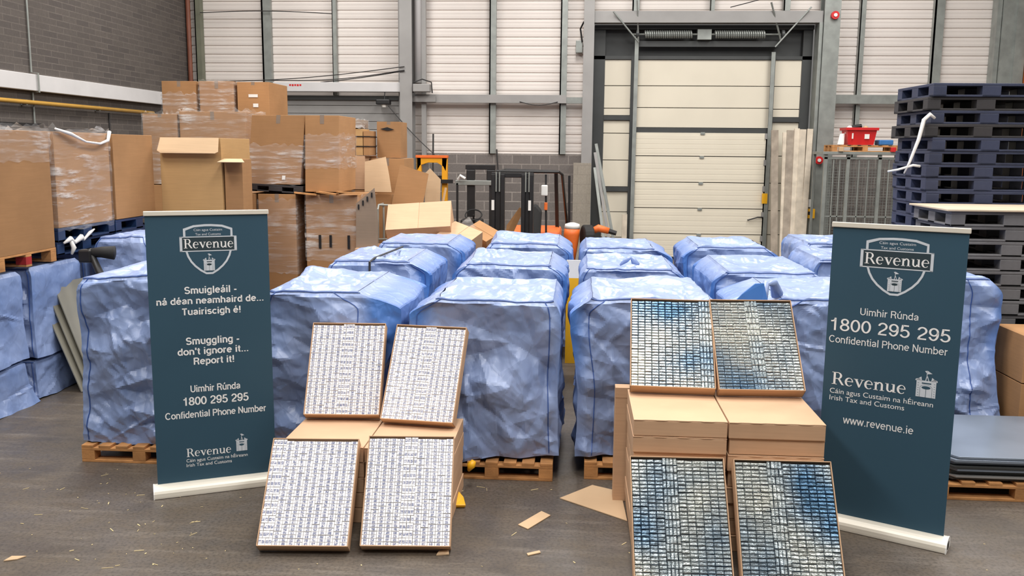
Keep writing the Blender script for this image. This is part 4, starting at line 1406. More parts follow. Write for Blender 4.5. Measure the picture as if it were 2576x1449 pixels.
def banner(label, A, B, lean, lines, logo, www):
    """A, B: foot of the print's left and right edge on the floor"""
    A, B = Vector(A), Vector(B)
    W = (B - A).length
    u = (B - A) / W
    back = Vector((-u.y, u.x, 0))
    root = thing('roller_banner', label, 'banner', tuple((A + B) / 2))
    top = A + Vector((0, 0, 2.105)) + back * lean
    bot = A + Vector((0, 0, 0.085))
    Hp = (top - bot).length
    v = (bot - top) / Hp
    n = u.cross(-v).normalized()
    if n.dot(Vector((0, -1, 0))) < 0:
        n = -n
    P = Panel(top, u, v, n)
    panel = MB().frame(top, u, v, -n, W, Hp, 0.002).build('print_panel', M_BANNER, root)
    MB().frame(top - u * 0.008 + n * 0.012 - v * 0.028, u, v, -n, W + 0.016, 0.034, 0.024).build('top_rail', M_CREAM, root, 0.004)
    # rounded cassette on the floor
    prof = []
    for i in range(13):
        a = math.pi * i / 12
        prof.append((-math.cos(a) * 0.085, math.sin(a) ** 0.8 * 0.072 + 0.016))
    mb = MB()
    e0 = A - u * 0.025
    vs_ = []
    for q in (0, 1):
        for a, z in [(-0.085, 0.004)] + prof + [(0.085, 0.004)]:
            vs_.append(tuple(e0 + u * (W + 0.05) * q + back * a + Vector((0, 0, z))))
    m = len(prof) + 2
    mb.add(vs_, [(i, i + 1, m + i + 1, m + i) for i in range(m - 1)] + [(0, m, 2 * m - 1, m - 1)])
    mb.build('cassette_base', M_CREAM, root)
    for q in (0, 1):
        mb = MB()
        ee = e0 + u * ((W + 0.05) * q)
        d = u * (0.008 if q else -0.008)
        vs_ = [tuple(ee + back * a * 1.03 + Vector((0, 0, z + 0.001))) for a, z in [(-0.085, 0.0)] + prof + [(0.085, 0.0)]]
        mb.slab(vs_, d, 0.008)
        mb.build('end_cap', M_WHITE, root)
        MB().frame(ee + d * 1.05 - back * 0.05 + Vector((0, 0, 0.02)), u, back, (0, 0, 1), 0.003, 0.05, 0.045).build('cap_recess', M_BLACK, root)
    mid = (A + B) / 2 + back * 0.03
    MB().tube([mid + Vector((0, 0, 0.05)), mid + back * (lean + 0.01) + Vector((0, 0, 2.1))], 0.012, 10).build('support_pole', M_STEEL, root)
    for body, u0, u1, vv, hh, bold, ex in lines:
        if 'C\u00e1in' in body or 'Irish' in body:
            mbx = text_mesh(body, P, u0 * W, u1 * W, vv * Hp, hh * Hp, bold)
        else:
            mbx = grot_word(body, P, u0 * W, u1 * W, vv * Hp, hh * Hp, 0.17 if bold > 0.02 else (0.15 if bold > 0.01 else 0.112))
        mbx.build('lettering', M_INK, panel)
    su0, su1, sv, sh, c0, c1, cv0, cv1 = logo[0]
    sw = MB()
    serif_word(sw, P, su0 * W, su1 * W, sv * Hp, sh * Hp)
    sw.build('lettering', M_INK, panel)
    mb, md = MB(), MB()
    castle(mb, md, P, c0 * W, c1 * W, cv0 * Hp, cv1 * Hp)
    mb.build('tower_emblem', M_INKS, panel)
    md.build('emblem_ground', M_BANNER, panel)
    cu, vt, vb_, bx0, bx1, by0, by1 = logo[1]
    shield(P, panel, W, cu * W, 0, vt * Hp, vb_ * Hp, bx0 * W, bx1 * W, by0 * Hp, by1 * Hp, [('Cáin agus Custaim', 0.5, (by0 - 0.0215) * Hp), ("Tax and Customs", 0.45, (by0 - 0.0055) * Hp)])
    return root


banner('tall teal roller banner on the left with smuggling text in Irish and English', (-3.095, 6.36, 0), (-2.315, 6.735, 0), 0.05, [
    ('Smuigleáil -', 0.287, 0.724, 0.2905, 0.026, 0.022, 0), ('ná déan neamhaird de...', 0.059, 0.949, 0.3285, 0.025, 0.022, 0), ('Tuairiscigh é!', 0.261, 0.752, 0.369, 0.025, 0.022, 0),
    ('Smuggling -', 0.281, 0.730, 0.480, 0.027, 0.022, 0), ("don't ignore it...", 0.211, 0.804, 0.5185, 0.026, 0.022, 0), ('Report it!', 0.337, 0.681, 0.556, 0.026, 0.022, 0),
    ('Uimhir Rúnda', 0.300, 0.720, 0.660, 0.026, 0.012, 0), ('1800 295 295', 0.232, 0.788, 0.709, 0.031, 0.012, 0), ('Confidential Phone Number', 0.086, 0.934, 0.7565, 0.026, 0.012, 0),
    ('Cáin agus Custaim na hÉireann', 0.242, 0.758, 0.926, 0.013, 0.0, 0), ('Irish Tax and Customs', 0.241, 0.621, 0.944, 0.013, 0.0, 0)],
    [(0.243, 0.619, 0.9055, 0.032, 0.658, 0.763, 0.836, 0.903), (0.5, 0.035, 0.219, 0.268, 0.732, 0.082, 0.134)], None)
banner('tall teal roller banner on the right, headed by a shield, with a big phone number', (1.738, 6.358, 0), (2.472, 5.945, 0), 0.03, [
    ('Uimhir Rúnda', 0.252, 0.696, 0.2945, 0.024, 0.0, 0), ('1800 295 295', 0.019, 0.937, 0.3555, 0.043, 0.0, 0), ('Confidential Phone Number', 0.024, 0.921, 0.398, 0.025, 0.0, 0),
    ('Cáin agus Custaim na hÉireann', 0.058, 0.846, 0.574, 0.018, 0.0, 0), ('Irish Tax and Customs', 0.059, 0.639, 0.5985, 0.018, 0.0, 0), ('www.revenue.ie', 0.179, 0.722, 0.675, 0.027, 0.0, 0)],
    [(0.065, 0.640, 0.543, 0.043, 0.704, 0.867, 0.455, 0.544), (0.497, 0.028, 0.218, 0.227, 0.766, 0.073, 0.130)], None)

# ------------------------------------------------------------------ cardboard pallet boxes on the left
def film_shell(x0, x1, y0, y1, z0, z1, seed, parent, tuft=0.0, T=None):
    """stretch film around a box between z0 and z1, slightly baggy, with a ruffled top edge"""
    r = random.Random(seed)
    e = 0.012
    nx, ny, nz = 14, 12, 12
    loop = [(x0 - e + (x1 - x0 + 2 * e) * i / nx, y0 - e) for i in range(nx)] + [(x1 + e, y0 - e + (y1 - y0 + 2 * e) * i / ny) for i in range(ny)] + \
           [(x1 + e - (x1 - x0 + 2 * e) * i / nx, y1 + e) for i in range(nx)] + [(x0 - e, y1 + e - (y1 - y0 + 2 * e) * i / ny) for i in range(ny)]
    n = len(loop)
    cx, cy = (x0 + x1) / 2, (y0 + y1) / 2
    top = [r.uniform(-0.03, 0.03) + tuft * r.random() for _ in range(n)]
    vs_, fs_ = [], []
    for j in range(nz + 1):
        t = j / nz
        for i, (x, y) in enumerate(loop):
            k = r.uniform(-0.004, 0.008)
            z = z0 + (z1 - z0) * t + (top[i] if j == nz else 0) + (r.uniform(-0.02, 0.02) if j == 0 else 0)
            vs_.append((x + k * (1 if x > cx else -1), y + k * (1 if y > cy else -1), z))
    for j in range(nz):
        for i in range(n):
            a, b = j * n + i, j * n + (i + 1) % n
            fs_.append((a, b, b + n, a + n))
    mb = MB().add(vs_, fs_)
    if T is not None:
        mb.xf(T)
    return mb.build('stretch_wrap', M_WRAP, parent, smooth=True, label='clear stretch film')


def big_box(label, x0, x1, y0, y1, z0, z1, mat, wrap=None, seed=0, top='closed', lean=0.0, group=None, labels=None, tuft=0.0, tape=False, rz=0.0, leany=0.0):
    cx, cy = (x0 + x1) / 2, (y0 + y1) / 2
    t = thing('cardboard_box', label, 'box', (cx, cy, z0), group)
    S = Matrix(((1, 0, lean, -lean * z0), (0, 1, leany, -leany * z0), (0, 0, 1, 0), (0, 0, 0, 1)))
    T = S if not rz else Matrix.Translation((cx, cy, 0)) @ Matrix.Rotation(rz, 4, 'Z') @ Matrix.Translation((-cx, -cy, 0)) @ S
    r = random.Random(seed)
    # walls slightly bowed, with thickness at an open top
    n, m = 8, 10
    th = 0.012
    loop = []
    for (ax, ay, bx, by) in ((x0, y0, x1, y0), (x1, y0, x1, y1), (x1, y1, x0, y1), (x0, y1, x0, y0)):
        for i in range(n):
            loop.append((ax + (bx - ax) * i / n, ay + (by - ay) * i / n))
    N_ = len(loop)
    bow = [r.uniform(-0.006, 0.014) for _ in range(4)]
    vs_, fs_ = [], []
    for j in range(m + 1):
        tt = j / m
        for i, (x, y) in enumerate(loop):
            s_ = i // n
            k = bow[s_] * math.sin(math.pi * (i % n) / n) * math.sin(math.pi * tt)
            dx, dy = [(0, -1), (1, 0), (0, 1), (-1, 0)][s_]
            vs_.append((x + dx * k, y + dy * k, z0 + (z1 - z0) * tt))
    for j in range(m):
        for i in range(N_):
            a, b = j * N_ + i, j * N_ + (i + 1) % N_
            fs_.append((a, b, b + N_, a + N_))
    fs_.append(tuple(range(N_))[::-1])
    mb = MB()
    if top == 'closed':
        fs_.append(tuple(range(m * N_, (m + 1) * N_)))
        mb.add(vs_, fs_)
    else:
        o = len(vs_)
        ins = []
        for zz in (z1, z1 - 0.35):
            for i, (x, y) in enumerate(loop):
                ins.append((cx + (x - cx) * (1 - 2 * th / (x1 - x0)), cy + (y - cy) * (1 - 2 * th / (y1 - y0)), zz))
        for i in range(N_):
            a, b = m * N_ + i, m * N_ + (i + 1) % N_
            c_, d_ = o + i, o + (i + 1) % N_
            fs_.append((a, b, d_, c_))
            fs_.append((c_, d_, d_ + N_, c_ + N_))
        fs_.append(tuple(o + N_ + i for i in range(N_)))
        mb.add(vs_ + ins, fs_)
    mb.xf(T).build('box_body', mat, t, 0.004)
    if top == 'closed':
        mb = MB().box(cx - 0.03, cx + 0.03, y0 - 0.002, y1, z1, z1 + 0.002)
        mb.box(cx - 0.03, cx + 0.03, y0 - 0.002, y0, z1 - 0.12, z1)
        mb.xf(T).build('packing_tape', M_CARDG, t)
    if wrap:
        for wi, (a, b) in enumerate(wrap):
            film_shell(x0, x1, y0, y1, a, b, seed * 3 + wi, t, tuft, T)
    for (lx, lz, lw, lh) in (labels or []):
        MB().box(lx - lw / 2, lx + lw / 2, y0 - 0.0165, y0 - 0.0145, lz - lh / 2, lz + lh / 2).xf(T).build('paper_label', M_WHITE, t, label='white paper label')
    return t


def plastic_pallet_mesh(wx, wy, h=0.145, deck=0.03):
    """nine-leg plastic pallet with runners, centred on x,y with its base at z 0"""
    mb = MB()
    a, b = wx / 2, wy / 2
    mb.box(-a, a, -b, b, h - deck, h)
    for i in (-1, 0, 1):
        mb.box(i * (a - 0.07) - 0.07, i * (a - 0.07) + 0.07, -b, b, 0, 0.022)
        for j in (-1, 0, 1):
            lx, ly = 0.07 if i else 0.1, 0.07 if j else 0.09
            x, y = i * (a - 0.07), j * (b - 0.07)
            mb.box(x - lx, x + lx, y - ly, y + ly, 0.0, h - deck)
    for j in (-1, 1):
        y = j * (b - 0.05)
        mb.box(-a, a, y - 0.05, y + 0.05, 0, 0.022)
    return mb


PALG = 'cardboard pallet boxes along the left wall'
wood_pallet('wooden pallet with one red block, under the biggest cardboard box at the left edge', -6.5, -5.5, 8.3, 9.28, 1.385, redblock=True)
big_box('biggest plain brown cardboard box at the left edge of the photo, film round its top', -6.46, -5.5, 8.32, 9.27, 1.53, 2.74, M_CARD, [(2.44, 2.78)], 3, group=PALG, tuft=0.05)
pp = plastic_pallet_mesh(1.0, 1.2)


def plastic_pallet(label, x, y, z, mat, wx=1.0, wy=1.2, rz=0.0, group=None, me=None):
    if me is None:
        o = plastic_pallet_mesh(wx, wy).build('plastic_pallet', mat, None, 0.004)
    else:
        o = bpy.data.objects.new('plastic_pallet', me.data)
        for md in me.modifiers:
            q = o.modifiers.new(md.name, md.type)
            q.width, q.segments, q.limit_method = md.width, md.segments, md.limit_method
        COL.objects.link(o)
    o.location = (x, y, z)
    o.rotation_euler = (0, 0, rz)
    tag(o, label, 'pallet', group)
    return o


p0 = plastic_pallet('upper blue plastic pallet under the film wrapped box with the white ruffle', -6.0, 9.94, 1.575, M_BLUED, group='blue pallets under the left boxes')
plastic_pallet('lower blue plastic pallet under the film wrapped box with the white ruffle', -6.02, 9.94, 1.43, M_BLUED, group='blue pallets under the left boxes', me=p0)
plastic_pallet('upper blue plastic pallet under the plain brown box left of the open box', -6.0, 11.17, 1.575, M_BLUED, group='blue pallets under the left boxes', me=p0)
plastic_pallet('lower blue plastic pallet under the plain brown box left of the open box', -6.0, 11.17, 1.43, M_BLUED, group='blue pallets under the left boxes', me=p0)
big_box('film wrapped cardboard box with a white ruffle of film along its top edge', -6.46, -5.5, 9.36, 10.5, 1.725, 2.74, M_CARD, [(1.68, 2.76)], 4, group=PALG, tuft=0.05)
mb = MB().tube([(-5.47, 9.36, 2.77), (-5.44, 9.6, 2.72), (-5.44, 9.9, 2.64), (-5.44, 10.2, 2.62), (-5.46, 10.42, 2.66), (-5.48, 10.5, 2.76)], [0.012, 0.02, 0.011, 0.013, 0.018, 0.022], 8)
tag(mb.build('film_ruffle', M_WHITE, None, smooth=True), 'twisted white roll of film hanging along the wrapped box top', 'plastic film')
mb = MB().tube([(-5.48, 9.4, 1.56), (-5.46, 9.5, 1.6), (-5.46, 9.58, 1.55), (-5.45, 9.7, 1.6), (-5.47, 9.78, 1.56), (-5.46, 9.9, 1.63), (-5.47, 10.02, 1.66)], [0.012, 0.03, 0.02, 0.034, 0.014, 0.02, 0.008], 7)
mb.tube([(-5.46, 9.5, 1.58), (-5.44, 9.52, 1.5), (-5.45, 9.49, 1.43)], [0.02, 0.028, 0.012], 6)
tag(mb.build('film_scrap', M_WHITE, None, smooth=True), 'torn white film bunched on the edge of the blue pallets', 'plastic film')
big_box('plain brown cardboard box between the ruffled wrapped box and the open box', -6.46, -5.49, 10.58, 11.6, 1.725, 2.735, M_CARD, None, 6, group=PALG)
mb = MB().box(-5.4, -4.64, 11.7, 12.7, 0.0, 1.42)
tag(mb.build('cardboard_box', M_CARD, None, 0.004), 'cardboard box supporting the tall open box, behind the left banner', 'box')
ob = big_box('light brown open cardboard box above the left banner, front flap folded out', -5.44, -4.62, 11.7, 12.75, 1.425, 2.71, M_CARDL, None, 7, top='open')
MB().slab([(-5.42, 11.69, 2.71), (-4.64, 11.69, 2.71), (-4.62, 11.6, 2.53), (-4.66, 11.59, 2.51), (-5.38, 11.59, 2.51), (-5.43, 11.6, 2.54)], (0, -0.9, 0.4), 0.008).build('front_flap', M_CARDP, ob, 0.002)
ob = big_box('brown cardboard box with a side flap sticking out, right of the light open box', -4.6, -4.36, 11.74, 12.08, 0.0, 2.44, M_CARD, None, 8, top='open')
MB().slab([(-4.6, 11.74, 2.44), (-4.36, 11.74, 2.44), (-4.24, 11.5, 2.4), (-4.6, 11.5, 2.4)], (0, -0.3, 0.9), 0.008).build('side_flap', M_CARDP, ob, 0.002)
HG = 'cardboard boxes heaped against the back wall'
jbx = big_box('cardboard box bottom right of the heap with black marks and film round its middle', -3.97, -3.2, 13.2, 14.2, 0.14, 1.92, M_CARD, [(0.95, 1.9)], 9, group=HG)
big_box('film wrapped cardboard box low in the heap just right of the left banner', -4.68, -4.12, 13.2, 14.2, 0.14, 1.92, M_CARD, [(0.75, 1.85)], 10, group=HG)
big_box('narrow sliver of cardboard box above the top right corner of the left banner', -5.3, -4.72, 13.2, 14.2, 0.14, 1.92, M_CARD, None, 11, group=HG)
for i, x in enumerate((-3.78, -3.62, -3.35)):
    MB().box(x, x + 0.035, 13.176, 13.186, 1.13 + 0.02 * (i % 2), 1.33).build('black_tape', M_BLACK, jbx, label='black tape strip')
wood_pallet('wooden pallet under the bottom right cardboard box of the heap', -3.97, -3.2, 13.2, 14.2, 0)
wood_pallet('wooden pallet under the low wrapped box behind the left banner', -5.3, -4.12, 13.2, 14.2, 0)
wp = plastic_pallet_mesh(0.82, 1.0, 0.11)
wp.xf(Matrix.Rotation(0.05, 4, 'Y'))
o = wp.build('plastic_pallet', M_BLACKP, None, 0.003)
o.location = (-4.42, 13.7, 1.945)
tag(o, 'crushed black pallet squeezed under the leaning wrapped box of the heap', 'pallet')
big_box('leaning cardboard box with film round its lower half, left of the tallest pair', -4.84, -4.05, 13.22, 14.2, 2.06, 3.06, M_CARD, [(2.06, 2.64)], 12, lean=0.1, group=HG, labels=[(-4.3, 2.16, 0.05, 0.06)])
big_box('cardboard box with pale lid and film round its middle, right of the tallest pair', -3.97, -3.47, 13.2, 14.2, 1.96, 3.06, M_CARD, [(2.3, 2.8)], 13, lean=0.02, group=HG)
for i, (x, dz, rz) in enumerate(((-3.95, 0, 0.3), (-3.62, 0.01, -0.2), (-3.32, 0.02, 0.5))):
    tag(MB().box(-0.16, 0.16, -0.05, 0.05, 0, 0.022).xf(Matrix.Translation((x, 13.12, 1.925 + dz)) @ Matrix.Rotation(rz, 4, 'Z') @ Matrix.Rotation(0.1, 4, 'Y')).build('broken_slat', M_WOOD),
        ['left', 'middle', 'right'][i] + ' splintered pallet slat sticking out between the stacked boxes', 'wood scrap')
big_box('film wrapped cardboard box behind the open box, wider of two', -6.26, -5.2, 14.2, 15.1, 2.0, 3.14, M_CARD, [(2.0, 3.16)], 14, group=HG, tuft=0.03)
big_box('narrow film wrapped cardboard box against the left wall side of the heap', -6.86, -6.3, 14.2, 15.1, 2.0, 3.1, M_CARD, [(2.0, 3.12)], 15, group=HG, tuft=0.03)
big_box('lower cardboard box hidden behind the light open box', -6.86, -5.2, 14.2, 15.15, 0, 1.99, M_CARD, None, 16)
big_box('topmost cardboard box of the heap on the left, slanting film across it', -7.12, -6.52, 15.5, 16.4, 3.08, 3.7, M_CARD, [(3.08, 3.5)], 17, group=HG)
big_box('topmost cardboard box of the heap in the middle, wrapped in film', -6.46, -5.86, 15.5, 16.4, 3.08, 3.7, M_CARD, [(3.08, 3.7)], 18, group=HG, tuft=0.03)
big_box('topmost cardboard box of the heap on the right, white label on its front', -5.8, -5.25, 15.5, 16.5, 3.08, 3.69, M_CARD, None, 19, group=HG, labels=[(-5.52, 3.46, 0.16, 0.05), (-5.48, 3.3, 0.09, 0.06)])
big_box('cardboard box under the three topmost boxes of the heap', -7.12, -5.2, 15.5, 16.5, 1.55, 3.07, M_CARD, None, 20)
big_box('lowest cardboard box at the back of the heap', -7.12, -5.2, 15.5, 16.5, 0, 1.54, M_CARD, None, 21)
big_box('cardboard box filling the back of the heap beside the tallest pair', -5.0, -3.95, 14.6, 15.4, 0, 3.0, M_CARD, None, 22)
kb = thing('carton_bundle', 'bundle of small cartons strapped with dark bands, right of the tallest pair', 'cartons', (-3.65, 15.2, 2.48))
for i, (a, b, h) in enumerate(((-3.88, -3.78, 0.42), (-3.77, -3.66, 0.44), (-3.65, -3.53, 0.43), (-3.52, -3.42, 0.4))):
    MB().box(a, b, 15.0, 15.5, 2.48, 2.48 + h).build('small_carton', (M_CARDP, M_CARDT, M_CARDL, M_CARD)[i], kb, 0.004)
for z in (2.62, 2.78):
    MB().box(-3.89, -3.41, 14.99, 15.51, z, z + 0.015).build('band', M_BLACK, kb)
big_box('film wrapped small carton on top of the strapped carton bundle', -3.9, -3.55, 15.0, 15.5, 2.925, 3.06, M_CARDG, [(2.925, 3.07)], 23)
hbx = big_box('cardboard box with a torn hole near its top, rightmost of the heap', -3.38, -2.98, 15.4, 16.0, 2.44, 3.04, M_CARD, None, 24)
MB().slab([(-3.32, 15.38, 2.92), (-3.2, 15.38, 2.95), (-3.08, 15.38, 2.91), (-3.2, 15.38, 2.89)], (0, 1, 0), 0.006).build('torn_hole', M_BLACK, hbx)
big_box('plain cardboard box below the strapped carton bundle', -3.9, -3.5, 15.0, 15.9, 1.92, 2.47, M_CARDT, None, 25)
big_box('cardboard box at the back carrying the rightmost heap box', -3.48, -2.9, 15.3, 16.2, 0, 2.43, M_CARD, None, 26)
big_box('cardboard box at the back below the strapped bundle', -3.9, -3.5, 15.0, 15.9, 0, 1.91, M_CARD, None, 27)
# loose sheets and boxes in front of them
gs = tag(MB().slab([(-3.2, 13.02, 0.0), (-2.88, 13.02, 0.0), (-2.88, 13.12, 1.55), (-2.93, 13.145, 2.03), (-3.2, 13.13, 1.8)], (0, -1, 0.06), 0.012).build('cardboard_sheet', M_CARDG), 'greyish flattened cardboard sheet with cut notches in its slanting top edge', 'cardboard sheet')
for i in range(4):
    x = -3.17 + i * 0.065
    MB().box(x, x + 0.02, 13.1, 13.118, 1.72 + i * 0.058, 1.79 + i * 0.058).build('notch', M_BLACK, gs)
tag(MB().slab([(-3.42, 14.62, 1.9), (-2.98, 14.62, 1.9), (-3.03, 14.69, 2.16), (-3.1, 14.77, 2.46), (-3.44, 14.75, 2.38)], (0, -0.96, 0.26), 0.012).build('cardboard_sheet', M_CARDP), 'pale flattened cardboard sheet propped up above the torn carton', 'cardboard sheet')
big_box('torn brown carton below the pale propped sheet', -3.3, -2.95, 14.65, 15.15, 0, 1.86, M_CARD, None, 28, top='open', lean=-0.02)
tag(MB().slab([(-2.98, 14.3, 0.0), (-2.48, 14.3, 0.0), (-2.46, 14.56, 1.72), (-2.38, 14.63, 2.2), (-2.84, 14.65, 2.34), (-2.96, 14.56, 1.74)], (0, -0.99, 0.15), 0.012).build('cardboard_sheet', M_CARD), 'tall brown flattened cardboard sheet leaning upright left of the yellow frame', 'cardboard sheet')
tag(MB().slab([(-2.5, 14.8, 0.0), (-2.28, 14.8, 0.0), (-2.24, 15.01, 2.1), (-2.42, 15.028, 2.28), (-2.5, 15.02, 2.2)], (0, -0.99, 0.1), 0.012).build('cardboard_sheet', M_CARDP), 'narrow pale cardboard sheet right of the tall brown sheet', 'cardboard sheet')
tag(MB().bar((-2.5, 14.6, 0.0), (-2.12, 14.75, 1.98), 0.07, 0.02).build('cardboard_strip', M_CARDP), 'narrow pale cardboard strip slanting in front of the yellow frame', 'cardboard strip')
rc = thing('roll_cage', 'grey tube frame roll cage standing among the loose cardboard', 'trolley', (-2.8, 13.9, 0))
for x in (-3.03, -2.4):
    MB().tube([(x, 13.8, 0.1), (x, 13.8, 1.68), (x, 13.86, 1.74), (x, 14.18, 1.74), (x, 14.22, 1.68), (x, 14.22, 0.1)], 0.016).build('side_frame', M_STEELG, rc)
for z in (0.25, 1.22, 1.74):
    MB().tube([(-3.03, 13.8 + (0.06 if z > 1.7 else 0), z), (-2.4, 13.8 + (0.06 if z > 1.7 else 0), z)], 0.014).build('cross_bar', M_STEELG, rc)
MB().box(-3.03, -2.4, 13.8, 14.24, 0.1, 0.14).build('base', M_STEELG, rc)
for x in (-2.99, -2.44):
    for y in (13.84, 14.2):
        MB().tube([(x - 0.015, y, 0.05), (x + 0.015, y, 0.05)], 0.05, 12).build('caster', M_RUBBER, rc)


def tilted_box(label, c_, size, rx, rz, mat, topmat, ry=0.0):
    t = thing('cardboard_box', label, 'box', c_)
    T = Matrix.Translation(c_) @ Matrix.Rotation(rz, 4, 'Z') @ Matrix.Rotation(ry, 4, 'Y') @ Matrix.Rotation(rx, 4, 'X')
    a, b, h = size[0] / 2, size[1] / 2, size[2] / 2
    MB().box(-a, a, -b, b, -h, h).xf(T).build('box_body', mat, t, 0.004)
    MB().box(-a, -0.003, -b, b, h, h + 0.005).xf(T).build('top_flap', topmat, t)
    MB().box(0.003, a, -b, b, h, h + 0.005).xf(T).build('top_flap', topmat, t)
    return t


big_box('brown carton lying low behind the back row blue covers', -3.2, -1.5, 13.0, 13.75, 0, 1.16, M_CARDT, None, 30)
tilted_box('big light cardboard box tipped forward in front of the loose sheets', (-2.32, 13.5, 1.46), (0.95, 0.56, 0.42), rad(38), rad(3), M_CARDT, M_CARDT, rad(-4))
tilted_box('small light carton tipped sideways beside the big tipped box', (-1.72, 13.3, 1.24), (0.5, 0.5, 0.3), rad(22), rad(-25), M_CARDT, M_CARDT, rad(16))
tilted_box('small brown carton leaning against the forklift mast', (-1.4, 13.9, 1.2), (0.3, 0.5, 0.4), rad(20), rad(40), M_CARD, M_CARD, rad(-25))
tag(MB().tube([(-1.75, 13.55, 1.22), (-1.7, 13.6, 1.4), (-1.6, 13.65, 1.5), (-1.52, 13.6, 1.42)], [0.06, 0.11, 0.1, 0.03], 7).build('film_scrap', M_WRAP, None, smooth=True), 'bunch of clear film beside the small tipped carton', 'plastic film')

# leaning sheets and the black handle in the left aisle
for k, (dx, lb) in enumerate(((0.0, 'front'), (-0.05, 'middle'), (-0.1, 'rear'))):
    b0, b1 = Vector((-5.12 + dx, 9.2 - k * 0.05, 0.005)), Vector((-5.04 + dx, 9.86 - k * 0.05, 0.005))
    up = Vector((-0.4, 0.0, 1.14 - 0.05 * k))
    tag(MB().slab([b0, b1, b1 + up, b0 + up], (0.94, -0.1, 0.33), 0.012).build('grey_sheet', M_SHEET), '%s grey sheet of three leaning against the blue cover in the left aisle' % lb, 'sheet')
pt = thing('pallet_jack', 'black pallet jack handle leaning between the left covers', 'pallet jack', (-5.0, 9.3, 0))
MB().tube([(-5.2, 9.4, 1.5), (-5.06, 9.36, 1.2), (-4.9, 9.3, 0.85), (-4.62, 9.0, 0.1)], [0.03, 0.045, 0.05, 0.06], 10).build('arm', M_BLACK, pt, smooth=True)
MB().tube([(-5.22, 9.4, 1.46), (-5.08, 9.42, 1.47), (-4.95, 9.45, 1.46)], [0.045, 0.06, 0.075], 10).build('grip', M_RUBBER, pt, smooth=True)
MB().box(-5.3, -5.16, 9.34, 9.46, 1.36, 1.5).build('valve_block', M_BLACK, pt, 0.02)
MB().box(-4.72, -4.52, 8.9, 9.1, 0.0, 0.16).build('foot', M_BLACK, pt, 0.02)

# ------------------------------------------------------------------ trucks near the back wall
yf = thing('stacker', 'yellow lift truck frame with an arched top behind the cardboard sheets', 'lift truck', (-3.17, 20.0, 0))
MB().box(-3.5, -3.4, 19.9, 20.05, 0, 2.42).build('upright', M_YEL, yf, 0.01)
MB().box(-2.95, -2.83, 19.9, 20.05, 0, 2.42).build('upright', M_YEL, yf, 0.01)
MB().slab([(-3.5, 19.9, 2.1), (-3.42, 19.9, 2.24), (-3.25, 19.9, 2.3), (-3.05, 19.9, 2.3), (-2.92, 19.9, 2.22), (-2.86, 19.9, 2.1), (-2.83, 19.9, 2.42), (-3.5, 19.9, 2.42)], (0, 1, 0), 0.1).build('arched_crosshead', M_YEL, yf, 0.005)
MB().box(-3.52, -2.82, 19.88, 20.07, 2.4, 2.46).build('top_plate', M_ORG, yf, 0.006)
MB().box(-3.4, -2.95, 19.95, 20.0, 1.9, 2.02).build('crossbar', M_BLACK, yf)
MB().box(-3.1, -2.7, 19.8, 19.9, 1.86, 1.94).build('carriage_arm', M_BLACK, yf)
MB().box(-3.45, -2.88, 19.9, 20.3, 0, 0.9).build('chassis', M_YEL, yf, 0.03)
tag(MB().tube([(-3.47, YB - 0.45, 0.0), (-3.44, YB - 0.45, 2.95)], 0.02).build('rod', M_CABLE), 'short dark rod standing above the yellow frame', 'rod')

rt = thing('reach_truck', 'black reach truck with a steering wheel left of the big forklift mast', 'lift truck', (-2.1, 19.0, 0))
MB().box(-2.32, -1.7, 19.0, 19.08, 2.18, 2.28).build('crosshead', M_BLACK, rt, 0.01)
MB().box(-2.3, -2.12, 18.98, 19.1, 1.96, 2.18).build('lift_cylinder', M_BLACK, rt, 0.02)
MB().box(-1.88, -1.7, 18.98, 19.1, 1.96, 2.18).build('lift_cylinder', M_BLACK, rt, 0.02)
MB().box(-2.52, -1.76, 18.9, 19.0, 1.86, 1.96).build('carriage_bar', M_STEELG, rt, 0.01)
MB().box(-2.5, -2.46, 18.9, 18.96, 0.4, 1.9).build('upright', M_BLACK, rt)
MB().box(-2.28, -2.12, 18.95, 19.05, 1.2, 1.88).build('upright', M_BLACK, rt)
MB().box(-1.82, -1.76, 18.95, 19.05, 0.4, 1.88).build('upright', M_BLACK, rt)
MB().box(-2.4, -1.95, 18.8, 19.2, 0.9, 1.16).build('console', M_BLACK, rt, 0.04)
pts = [(-2.12 + 0.17 * math.cos(a), 18.75 + 0.1 * math.sin(a), 1.26 + 0.1 * math.sin(a)) for a in [i * 2 * math.pi / 20 for i in range(21)]]
MB().tube(pts, 0.016, 6).build('steering_wheel', M_RUBBER, rt)
MB().tube([(-2.12, 18.8, 1.1), (-2.12, 18.75, 1.26)], 0.02).build('steering_column', M_BLACK, rt)
MB().box(-2.5, -1.75, 18.7, 19.8, 0.12, 0.9).build('chassis', M_BLACKP, rt, 0.04)
MB().tube([(-2.45, 18.85, 1.98), (-2.4, 18.8, 2.06), (-2.3, 18.8, 2.0)], 0.03).build('mirror', M_WHITE, rt)
for y in (18.8, 19.6):
    MB().tube([(-2.55, y, 0.16), (-1.7, y, 0.16)], 0.16, 16).build('wheel', M_RUBBER, rt)
tag(MB().tube([(-1.75, YB - 0.3, 0.0), (-1.95, YB - 0.15, 2.6)], 0.018).build('rod', M_CABLE), 'thin dark rod rising behind the reach truck', 'rod')

